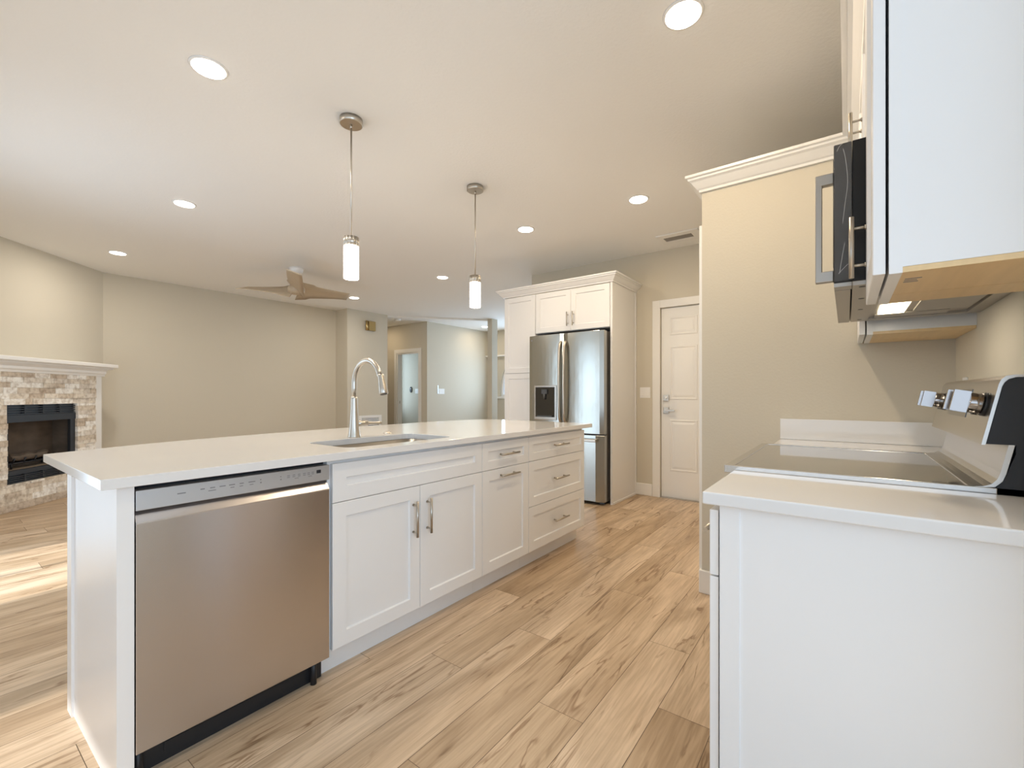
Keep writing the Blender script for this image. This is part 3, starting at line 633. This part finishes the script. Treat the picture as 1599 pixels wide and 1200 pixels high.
b = BM(); box(b, 1.60, 2.117, -0.335, -0.19, ZM + 0.003, ZM + 0.0085); obj('grease_filter', b, M_filter, mw)
b = BM(); box(b, 2.135, 2.215, -0.29, -0.085, ZM + 0.003, ZM + 0.0085); obj('vent_grille', b, M_filter, mw)
def film(b, rows):
    R = [[b.verts.new(p) for p in r] for r in rows]
    for a, c in zip(R, R[1:]):
        for k in range(len(a) - 1): b.faces.new((a[k], a[k + 1], c[k + 1], c[k])).smooth = True
rows = []
for i in range(15):
    z = 1.456 + 0.374 * i / 14; rows.append([(XR0 - 0.003 - 0.0035 * abs(math.sin(2.1 * i + 1.7 * k)) , 0.028 - 0.0395 * k / 7, z) for k in range(8)])
b = BM(); film(b, rows); o = obj('protective_film', b, M_film, mw); o.modifiers.new('solid', 'SOLIDIFY').thickness = 0.0004
M_crease_glint = mat('film_crease_glint', (0.85, 0.85, 0.83), 0.15); M_crease_glint.node_tree.nodes['Principled BSDF'].inputs['Alpha'].default_value = 0.5  # pale strips that paint in the bright glints along the film's creases
for cs in ([(0.008, 1.815), (0.002, 1.78), (-0.002, 1.72), (0.004, 1.66), (0.009, 1.61)], [(0.022, 1.81), (0.016, 1.823), (0.008, 1.829)], [(0.004, 1.56), (0.010, 1.52), (0.016, 1.475)], [(0.019, 1.475), (0.006, 1.49), (-0.004, 1.50)]):
    b = BM(); tube(b, [(XR0 - 0.0045, y, z) for y, z in catmull(cs, 4)], [0.0002] + [0.0006] * (len(catmull(cs, 4)) - 2) + [0.0002], 6); obj('film_crease_glint', b, M_crease_glint, o)

b = BM(); box(b, 2.46, 2.531, YW, YW + 0.006, 1.10, 1.215)
solo('outlet_plate', b, M_plate, 'white outlet plate on the wall just behind the range panel', 'outlet', bevel=0.002)

# ------------------------------------------------------------------ refrigerator wall
XF = 4.297
def fr_front(parent, name, y1, y0, z0, z1, hnd=None):      # y1 is the left (larger) edge
    g = 0.0015; M = face_minus_x(XF, y1 - g, z0 + g)
    bb = BM(); shaker(bb, M, y1 - y0 - 2 * g, z1 - z0 - 2 * g); o = obj(name, bb, M_white, parent)
    if hnd: bb = BM(); pull(bb, M, *hnd); obj('handle', bb, M_pull, o)
pn = thing('pantry_cabinet', 'tall narrow white pantry cabinet on the left side of the refrigerator', 'cabinet', (4.6, 3.15, 0))
b = BM(); box(b, XF + 0.021, XK - 0.002, 2.918, 3.372, 0.11, 2.312); box(b, XF + 0.09, XK - 0.002, 2.918, 3.372, 0, 0.11); obj('carcass', b, M_white, pn)
fr_front(pn, 'door', 3.372, 2.918, 1.397, 2.308); fr_front(pn, 'door', 3.372, 2.918, 0.115, 1.394, (0.415, 1.05, 0.17, 0.128, False))
oc = thing('over_fridge_cabinet', 'white cabinet with two doors directly above the refrigerator', 'cabinet', (4.6, 2.45, 1.85))
b = BM(); box(b, XF + 0.021, XK - 0.002, 1.977, 2.917, 1.848, 2.312); obj('carcass', b, M_white, oc)
fr_front(oc, 'door', 2.912, 2.447, 1.85, 2.308, (0.465 - 0.035, 0.125, 0.155, 0.096, False)); fr_front(oc, 'door', 2.447, 1.982, 1.85, 2.308, (0.035, 0.125, 0.155, 0.096, False))
b = BM(); box(b, XF, XK - 0.002, 1.953, 1.976, 0, 2.312); box(b, XF + 0.02, XK - 0.002, 1.944, 1.953, 0, 0.02); box(b, XK - 0.03, XK - 0.002, 1.945, 1.953, 0.02, 2.312)
solo('refrigerator_end_panel', b, M_white, 'tall white panel on the right side of the refrigerator facing the hallway door', 'cabinet panel')
b = BM(); crown(b, [(XK - 0.002, 1.953), (XF, 1.953), (XF, 3.372), (XK - 0.002, 3.372)], 2.3125)
solo('crown_molding', b, M_white, 'white crown molding on top of the refrigerator and pantry cabinets', 'crown molding')

fg = thing('refrigerator', 'stainless steel french-door refrigerator with water dispenser and bottom freezer', 'refrigerator', (4.5, 2.46, 0))
b = BM(); box(b, 4.26, 4.90, 2.003, 2.912, 0.03, 1.80)
for y in (2.06, 2.86): box(b, 4.27, 4.31, y - 0.03, y + 0.03, 0, 0.03); box(b, 4.82, 4.88, y - 0.03, y + 0.03, 0, 0.03)
obj('body', b, M_fridge_side, fg)
XD = 4.175
def bowed_door(b, ya, yb, z0, z1):            # front slightly curved in plan
    n = 10; w = yb - ya; front_ = [(XD + 0.012 * (2 * k / n - 1) ** 2 * 0.6 + (0.012 if k in (0, n) else 0), ya + w * k / n) for k in range(n + 1)]
    prism(b, front_ + [(4.255, yb), (4.255, ya)], z0, z1, 'z')
b = BM(); bowed_door(b, 2.469, 2.926, 0.735, 1.806); ld = obj('left_door', b, M_fridge, fg, bevel=0.003)
b = BM(); bowed_door(b, 1.995, 2.463, 0.735, 1.806); rd = obj('right_door', b, M_fridge, fg, bevel=0.003)
b = BM(); bowed_door(b, 1.995, 2.926, 0.035, 0.722); fd = obj('freezer_drawer', b, M_fridge, fg, bevel=0.003)
def vhandle(y, parent):
    bb = BM(); P = [(4.178, y, 1.715), (4.150, y, 1.69), (4.132, y, 1.60), (4.122, y, 1.28), (4.132, y, 0.96), (4.150, y, 0.87), (4.178, y, 0.845)]
    tube(bb, catmull3(P), 0.0135, 14); obj('handle', bb, M_nickel, parent)
def catmull3(P, n=4):
    out = []; Q = [P[0]] + P + [P[-1]]
    for i in range(1, len(Q) - 2):
        p0, p1, p2, p3 = [Vector(q) for q in Q[i - 1:i + 3]]
        for k in range(n): t = k / n; out.append(0.5 * (2 * p1 + (p2 - p0) * t + (2 * p0 - 5 * p1 + 4 * p2 - p3) * t * t + (3 * p1 - p0 - 3 * p2 + p3) * t ** 3))
    return out + [Vector(P[-1])]
vhandle(2.497, ld); vhandle(2.437, rd)
b = BM(); box(b, 4.125, 4.150, 2.06, 2.86, 0.655, 0.685); box(b, 4.14, 4.19, 2.07, 2.10, 0.658, 0.682); box(b, 4.14, 4.19, 2.82, 2.85, 0.658, 0.682); obj('handle', b, M_nickel, fd, bevel=0.006)
b = BM(); box(b, 4.168, 4.18, 2.553, 2.845, 0.865, 1.245); dp = obj('dispenser_frame', b, M_steel2, ld, bevel=0.004)
b = BM(); box(b, 4.1655, 4.169, 2.575, 2.825, 0.895, 1.225); obj('dispenser_recess', b, M_blackglass, ld)
b = BM(); box(b, 4.150, 4.166, 2.665, 2.735, 1.15, 1.20); cyl(b, (4.157, 2.70, 1.09), (4.157, 2.70, 1.15), 0.013, 14); obj('dispenser_nozzle', b, M_dark, ld)
b = BM(); box(b, 4.155, 4.1655, 2.60, 2.80, 0.895, 0.91); obj('dispenser_tray', b, M_dark, ld)
td = bpy.data.curves.new('brand_mark', 'FONT'); td.body = 'LG'; td.size = 0.026; td.extrude = 0.0004
tmp = bpy.data.objects.new('brand_text', td); COL.objects.link(tmp); bpy.context.view_layer.update()
me_ = bpy.data.meshes.new_from_object(tmp.evaluated_get(bpy.context.evaluated_depsgraph_get())); bpy.data.objects.remove(tmp); bpy.data.curves.remove(td)
to = bpy.data.objects.new('brand_mark', me_); COL.objects.link(to); me_.materials.clear(); me_.materials.append(M_ink); to.parent = ld
to.rotation_euler = (PI / 2, 0, -PI / 2); to.location = Vector((4.1825, 2.872, 1.745)) - Vector(ORG[ld.name])
b = BM(); cyl(b, (4.178, 2.884, 1.754), (4.184, 2.884, 1.754), 0.010, 20); obj('brand_roundel', b, M_ink, ld)

# ------------------------------------------------------------------ fireplace
def FP(s, c, z): return ((s * s2 - c) / 2, (s * s2 + c) / 2, z)
SC = 5.43; CF = 6.0
MF = Matrix(((1 / s2, -1 / s2, 0, 0), (1 / s2, 1 / s2, 0, 0), (0, 0, 1, 0), (0, 0, 0, 1)))   # local (s, depth, z): depth = c / sqrt2
d0 = CF / s2; dw0 = CW / s2
fp = thing('fireplace', 'corner fireplace with stacked stone face and white mantel shelf', 'fireplace', FP(SC, CF, 0))
b = BM(); rnd = []
def stone(s0, s1, z0, z1):
    e = random.uniform(0, 0.012); box(b, s0 + 0.0006, s1 - 0.0006, d0 - 0.006 - e, d0 + 0.03, z0 + 0.0006, z1 - 0.0006, MF); rnd.extend([random.random()] * 6)
def stones(s0, s1, z0, z1, fw=0.052):
    z = z0
    while z < z1 - 0.012:
        h = min(fw * random.choice((0.8, 1, 1, 1.15)), z1 - z)
        if z1 - z - h < 0.02: h = z1 - z
        s = s0
        while s < s1 - 1e-6:
            w = min(random.uniform(0.08, 0.24), s1 - s)
            if s1 - s - w < 0.05: w = s1 - s
            stone(s, s + w, z, z + h); s += w
        z += h
SL, SR, FL, FR, FZ0, FZ1 = 4.75, 6.11, 5.02, 5.84, 0.262, 1.042
stones(SL, FL, FZ0, FZ1); stones(FR, SR, FZ0, FZ1); stones(SL, SR, FZ1, 1.365); stones(SL, SR, 0.075, FZ0)
st = obj('stone_face', b, M_stone, fp)
at = st.data.attributes.new('rnd', 'FLOAT', 'FACE'); at.data.foreach_set('value', rnd)
b = BM(); box(b, SL - 0.02, SR + 0.01, d0 - 0.02, dw0 - 0.001, 0, 0.075, MF); obj('stone_plinth', b, M_stone, fp, bevel=0.004)
b = BM(); box(b, SR, SR + 0.10, d0 - 0.004, dw0 - 0.001, 0, 1.40, MF); box(b, SL - 0.10, SL, d0 - 0.004, dw0 - 0.001, 0, 1.40, MF); box(b, SL, SR, d0 + 0.031, d0 + 0.045, 1.05, 1.40, MF); obj('side_board', b, M_trim, fp)
b = BM(); prof = [(0, 1.365), (-0.018, 1.365), (-0.022, 1.385), (-0.035, 1.40), (-0.037, 1.425), (-0.065, 1.452), (-0.068, 1.47), (-0.115, 1.472), (-0.12, 1.478), (-0.12, 1.508), (-0.115, 1.514), (dw0 - d0 - 0.001, 1.514), (dw0 - d0 - 0.001, 1.365)]
for kk, (e0_, e1_) in enumerate(((0.11, 0.28),)):
    pl = [(d0 + q[0], q[1]) for q in prof[:6]] + [(dw0 - 0.001, 1.452), (dw0 - 0.001, 1.365)]
    prism(b, pl, SL - 0.13, SR + 0.13, 'x', MF)
    pl = [(d0 - 0.065, 1.4525), (d0 - 0.068, 1.47), (d0 - 0.115, 1.472), (d0 - 0.12, 1.478), (d0 - 0.12, 1.508), (d0 - 0.115, 1.514), (dw0 - 0.001, 1.514), (dw0 - 0.001, 1.4525)]
    prism(b, pl, SL - 0.24, SR + 0.205, 'x', MF)
obj('mantel_shelf', b, M_trim, fp)
# firebox: black metal front with louvers, sooty box, grate
b = BM(); zA, zB = FZ0 + 0.13, FZ1 - 0.175
box(b, FL, FR, d0 + 0.032, d0 + 0.04, FZ1 - 0.105, FZ1 - 0.001, MF); box(b, FL, FR, d0 + 0.032, d0 + 0.04, FZ0 + 0.001, FZ0 + 0.085, MF)
box(b, FL, FR, d0 + 0.005, d0 + 0.04, zB, FZ1 - 0.105, MF); box(b, FL, FR, d0 + 0.005, d0 + 0.04, FZ0 + 0.085, zA, MF)
box(b, FL, FL + 0.035, d0 + 0.012, d0 + 0.04, zA, zB, MF); box(b, FR - 0.065, FR, d0 + 0.012, d0 + 0.04, zA, zB, MF); ff = obj('firebox_front', b, M_louver, fp)
b = BM()
for z0_, z1_ in ((FZ1 - 0.100, FZ1 - 0.006), (FZ0 + 0.006, FZ0 + 0.08)):
    b = BM()
    for k in range(4):
        z = z0_ + (z1_ - z0_) * k / 4; box(b, FL + 0.004, FR - 0.004, d0 + 0.008, d0 + 0.034, z, z + 0.010, MF)
    for k in range(1, 4): s = FL + (FR - FL) * k / 4; box(b, s - 0.008, s + 0.008, d0 + 0.006, d0 + 0.034, z0_, z1_, MF)
    obj('louver_vent', b, M_louver, ff)
b = BM(); y0_, y1_ = d0 + 0.041, d0 + 0.225
box(b, FL, FL + 0.02, y0_, y1_, zA, zB, MF); box(b, FR - 0.02, FR, y0_, y1_, zA, zB, MF); box(b, FL, FR, y1_, y1_ + 0.02, zA, zB, MF); box(b, FL, FR, y0_, y1_ + 0.02, zB, zB + 0.02, MF); obj('firebox_lining', b, M_fire, fp)
b = BM(); box(b, FL, FR, d0 + 0.041, y1_ + 0.02, zA - 0.02, zA, MF); obj('firebox_floor', b, M_ash, fp)
gr = thing('fire_grate', 'black iron log grate standing inside the firebox', 'grate', FP(SC, CF + 0.24, zA + 0.0))
b = BM()
for k in range(5):
    s = FL + 0.17 + 0.12 * k; tube(b, [(s, d0 + 0.07, zA + 0.11), (s, d0 + 0.085, zA + 0.065), (s, d0 + 0.15, zA + 0.06), (s, d0 + 0.205, zA + 0.065)], 0.007, 8, M=MF)
for dpt in (0.10, 0.21): tube(b, [(FL + 0.13, d0 + dpt, zA + 0.055), (FR - 0.15, d0 + dpt, zA + 0.055)], 0.007, 8, M=MF)
for s in (FL + 0.17, FR - 0.17):
    for dpt in (0.10, 0.21): tube(b, [(s, d0 + dpt, zA + 0.001), (s, d0 + dpt, zA + 0.055)], 0.007, 8, M=MF)
obj('bars', b, M_black, gr)
for nm, lab, p0, p1, r in (('log', 'charred log lying along the front of the grate', (FL + 0.16, d0 + 0.112, zA + 0.105), (FR - 0.26, d0 + 0.112, zA + 0.107), 0.029), ('log', 'charred log lying behind the front log in the grate', (FL + 0.22, d0 + 0.178, zA + 0.116), (FR - 0.16, d0 + 0.178, zA + 0.118), 0.030)):
    b = BM(); P0, P1 = Vector(p0), Vector(p1)
    tube(b, [P0 + (P1 - P0) * t + Vector((0, 0.006 * math.sin(9 * t), 0.005 * math.sin(14 * t + 1))) for t in [i / 8 for i in range(9)]], [r * (1 + 0.10 * math.sin(5 * i)) for i in range(9)], 12, M=MF)
    solo(nm, b, M_log, lab, 'log', 'logs in the fireplace')

# ------------------------------------------------------------------ pendants, recessed lights, fan, small fittings
def pendant(loc, label):
    x, y = loc
    t = thing('pendant_light', label, 'pendant light', (x, y, 1.815), 'pendant lights over the island')
    b = BM(); lathe(b, (x, y, 0), [(0.060, H - 0.034), (0.064, H - 0.031), (0.064, H)], 36); obj('canopy', b, M_nickel, t)
    b = BM(); cyl(b, (x, y, 2.055), (x, y, H - 0.033), 0.0048, 12); cyl(b, (x, y, H - 0.055), (x, y, H - 0.034), 0.007, 12); obj('rod', b, M_nickel, t)
    b = BM(); cyl(b, (x, y, 2.003), (x, y, 2.058), 0.0395, 40)
    for k in range(14): a = 2 * PI * k / 14; cyl(b, (x + 0.039 * math.cos(a), y + 0.039 * math.sin(a), 2.003), (x + 0.039 * math.cos(a), y + 0.039 * math.sin(a), 2.057), 0.0045, 8)
    obj('fluted_collar', b, M_nickel, t)
    b = BM(); lathe(b, (x, y, 0), [(0.036, 1.816), (0.0415, 1.818), (0.042, 1.824), (0.042, 2.0025)], 40); obj('glass_shade', b, M_glow, t)
    lamp('pendant_bulb', 'POINT', (x, y, 1.79), 5.0, (1.0, 0.83, 0.62), parent=t, shadow_soft_size=0.04)
pendant((1.514, 2.317), 'frosted glass pendant with nickel rod hanging nearer the camera above the sink')
pendant((2.572, 2.304), 'frosted glass pendant with nickel rod hanging farther along, near the refrigerator')

RL = (0.864, 2.513)
rl = thing('recessed_light', 'round recessed ceiling light at the upper left, nearest the camera over the island end', 'ceiling light', (*RL, H), 'recessed ceiling lights')
b = BM(); lathe(b, (*RL, 0), [(0.072, H - 0.006), (0.080, H - 0.004), (0.083, H)], 40); obj('trim_ring', b, M_plate, rl)
b = BM(); lathe(b, (*RL, 0), [(0.069, H - 0.0085), (0.071, H - 0.0062)], 40); obj('lens', b, M_lens, rl)
lamp('downlight', 'AREA', (*RL, H - 0.012), 9.0, WARM, (0, 0, 0), rl, shape='DISK', size=0.13)
for x, y, lab in ((1.919, 0.553, 'round recessed ceiling light at the top centre, closest to the wall cabinets'), (1.358, 4.466, 'round recessed ceiling light straight above the long living room, left of the pendants'),
    (1.387, 6.628, 'round recessed ceiling light nearest the fireplace wall'), (3.522, 1.372, 'round recessed ceiling light near the ceiling vent and pantry crown'),
    (3.519, 2.500, 'round recessed ceiling light between the farther pendant and the refrigerator crown'), (4.292, 4.439, 'round recessed ceiling light just left of the farther pendant glass'),
    (4.339, 6.557, 'round recessed ceiling light at the tip of the ceiling fan blade'), (8.04, 6.898, 'tiny recessed ceiling light in the foyer beside the post'), (6.12, 8.62, 'recessed light on the corridor ceiling behind the wall jut')):
    r_ = dup(rl, (x, y, H), lab)
    if x > 6 or 3.4 < x < 3.6 or y < 1:
        for ch_ in r_.children:
            if ch_.type == 'LIGHT': ch_.data = ch_.data.copy(); ch_.data.energy = 3.5 if x > 6 else 5.6 if x > 3 and y > 2 else 10.0; ch_.data.color = (1.0, 0.79, 0.54)

FX_, FY_ = 2.89, 5.61
fan = thing('ceiling_fan', 'three-blade light wood ceiling fan hanging over the living room', 'ceiling fan', (FX_, FY_, 2.42))
b = BM(); lathe(b, (FX_, FY_, 0), [(0.05, H - 0.075), (0.075, H - 0.05), (0.082, H - 0.02), (0.082, H)]); obj('canopy', b, M_plate, fan)
b = BM(); cyl(b, (FX_, FY_, 2.50), (FX_, FY_, H - 0.07), 0.016, 14); lathe(b, (FX_, FY_, 0), [(0.06, 2.52), (0.075, 2.53), (0.07, 2.60), (0.03, 2.62)]); obj('motor', b, M_plate, fan)
b = BM(); lathe(b, (FX_, FY_, 0), [(0.03, 2.405), (0.075, 2.415), (0.10, 2.445), (0.10, 2.49), (0.075, 2.52)]); obj('hub', b, M_fan, fan)
for ang in (1, 121, -119):
    b = BM(); A = math.radians(ang); e = Vector((math.cos(A), math.sin(A), 0)); n_ = Vector((-e.y, e.x, 0)); rows_t, rows_b = [], []
    for i in range(15):
        t = i / 14; r = 0.03 + 0.68 * t; w = 0.112 - 0.028 * t + (0.02 if t < 0.25 else 0); tw = -math.radians(26 * (1 - t) ** 1.6 + 20)
        zc = 2.455 + 0.055 * t; hw = n_ * math.cos(tw) * w + Vector((0, 0, math.sin(tw) * w))
        c0 = Vector((FX_, FY_, zc)) + e * r
        for rows_, off in ((rows_t, 0.005), (rows_b, -0.005)):
            rows_.append([b.verts.new(c0 + hw * s + e * (0.05 * (s + 1) / 2 if i == 14 else 0) + Vector((0, 0, off))) for s in (-1, -0.33, 0.33, 1)])
    for rows_ in (rows_t, rows_b):
        for a, c in zip(rows_, rows_[1:]):
            for k in range(3): b.faces.new((a[k], a[k + 1], c[k + 1], c[k])).smooth = True
    for i in range(14):
        for k in (0, 3): b.faces.new((rows_t[i][k], rows_t[i + 1][k], rows_b[i + 1][k], rows_b[i][k]))
    for i in (0, 14):
        for k in range(3): b.faces.new((rows_t[i][k], rows_t[i][k + 1], rows_b[i][k + 1], rows_b[i][k]))
    obj('blade', b, M_fan, fan)

vt = thing('ceiling_vent', 'white supply air vent in the ceiling near the pantry wall', 'vent', (4.60, 1.36, H - 0.012))
b = BM(); slab_with_hole(b, [(4.46, 1.15), (4.74, 1.15), (4.74, 1.56), (4.46, 1.56)], [(4.545, 1.235), (4.665, 1.235), (4.665, 1.51), (4.545, 1.51)], H - 0.012, H); obj('frame', b, M_plate, vt, bevel=0.003)
b = BM(); box(b, 4.545, 4.665, 1.235, 1.51, H - 0.002, H - 0.0005); obj('duct', b, M_dark, vt)
b = BM()
for k in range(5): x = 4.555 + 0.022 * k; box(b, x, x + 0.012, 1.236, 1.509, H - 0.009, H - 0.005)
obj('slats', b, mat('grey_slat', (0.30, 0.28, 0.25), 0.5), vt)
rv = thing('return_grille', 'white return air grille low on the wall behind the faucet', 'vent', (5.29, 7.465, 0.45))
YJ = 7.47
b = BM(); box(b, 5.04, 5.10, YJ - 0.014, YJ, 0.33, 0.735); box(b, 5.49, 5.55, YJ - 0.014, YJ, 0.33, 0.735); box(b, 5.10, 5.49, YJ - 0.014, YJ, 0.685, 0.735); box(b, 5.10, 5.49, YJ - 0.014, YJ, 0.33, 0.38); obj('frame', b, M_plate, rv, bevel=0.002)
b = BM()
for k in range(11): z = 0.385 + 0.0275 * k; prism(b, [(YJ - 0.012, z), (YJ - 0.010, z), (YJ - 0.001, z + 0.016), (YJ - 0.003, z + 0.016)], 5.10, 5.49, 'x')
obj('slats', b, M_plate, rv)
b = BM(); box(b, 5.10, 5.49, YJ - 0.001, YJ, 0.38, 0.685); obj('duct', b, M_gap, rv)
dc = thing('door_chime', 'square brass door chime high on the wall jut', 'door chime', (5.28, 7.44, 2.376))
b = BM(); box(b, 5.235, 5.385, YJ - 0.05, YJ, 2.378, 2.56); obj('cover', b, M_brass, dc, bevel=0.004)
for xx in (5.19, 5.215):
    b = BM(); cyl(b, (xx, YJ - 0.028, 2.376), (xx, YJ - 0.028, 2.562), 0.016, 16); box(b, xx - 0.004, xx + 0.012, YJ - 0.028, YJ, 2.45, 2.48); obj('chime_tube', b, M_brass, dc)
b = BM(); lathe(b, (6.14, 7.70, 0), [(0.05, H - 0.035), (0.062, H - 0.028), (0.065, H - 0.008), (0.07, H)])
solo('smoke_detector', b, M_plate, 'round white smoke detector on the hallway ceiling', 'smoke detector')
def plate_x(x, y0, y1, z0, z1, n, label):
    t = thing('light_switch', label, 'light switch', (x, (y0 + y1) / 2, z0))
    bb = BM(); box(bb, x - 0.006, x, y0, y1, z0, z1); obj('plate', bb, M_plate, t, bevel=0.0025)
    for k in range(n):
        c = y0 + (y1 - y0) * (k + 0.5) / n; bb = BM(); prism(bb, [(x - 0.006, z0 + 0.025), (x - 0.011, z0 + 0.028), (x - 0.007, z1 - 0.025), (x - 0.006, z1 - 0.025)], c - 0.016, c + 0.016, 'y'); obj('rocker', bb, M_plate, t)
plate_x(XK, 1.785, 1.905, 1.105, 1.225, 2, 'white double light switch between the refrigerator panel and the garage door')
t = thing('light_switch', 'white light switch on the foyer wall left of the post', 'light switch', (7.12, 7.40, 1.15))
b = BM(); box(b, 7.04, 7.22, 7.403, 7.41, 1.15, 1.27); obj('plate', b, M_plate, t, bevel=0.002)
for c in (7.085, 7.13, 7.175): b = BM(); box(b, c - 0.015, c + 0.015, 7.399, 7.403, 1.175, 1.245); obj('rocker', b, M_plate, t)
b = BM(); box(b, 7.008, 7.03, 7.403, 7.41, 1.155, 1.345)
solo('wall_control', b, M_ctrl, 'slim grey control beside the foyer light switch', 'wall control')
th = thing('thermostat', 'black oval thermostat on the room wall seen through the far doorway', 'thermostat', (7.60, 9.02, 1.20))
b = BM(); prism(b, [(9.02 + 0.036 * math.cos(2 * PI * k / 28), 1.262 + 0.075 * math.sin(2 * PI * k / 28)) for k in range(28)], 7.596, 7.62, 'x'); obj('body', b, M_black, th, bevel=0.003)
b = BM(); cyl(b, (7.594, 9.015, 1.285), (7.597, 9.015, 1.285), 0.012, 18); obj('dial', b, M_plate, th)
b = BM(); box(b, 7.613, 7.62, 8.71, 8.86, 1.165, 1.285); box(b, 7.609, 7.613, 8.745, 8.775, 1.19, 1.26); box(b, 7.609, 7.613, 8.795, 8.825, 1.19, 1.26)
solo('switch_plate', b, M_plate, 'white switch plate beside the black thermostat beyond the far doorway', 'light switch', bevel=0.002)
lamp('bedroom_fill_lamp', 'AREA', (7.2, 9.42, 1.5), 9, DAY, (-PI / 2, 0, 0), shape='RECTANGLE', size=0.6, size_y=1.6)  # added fill lamp to brighten the far room, which has no window
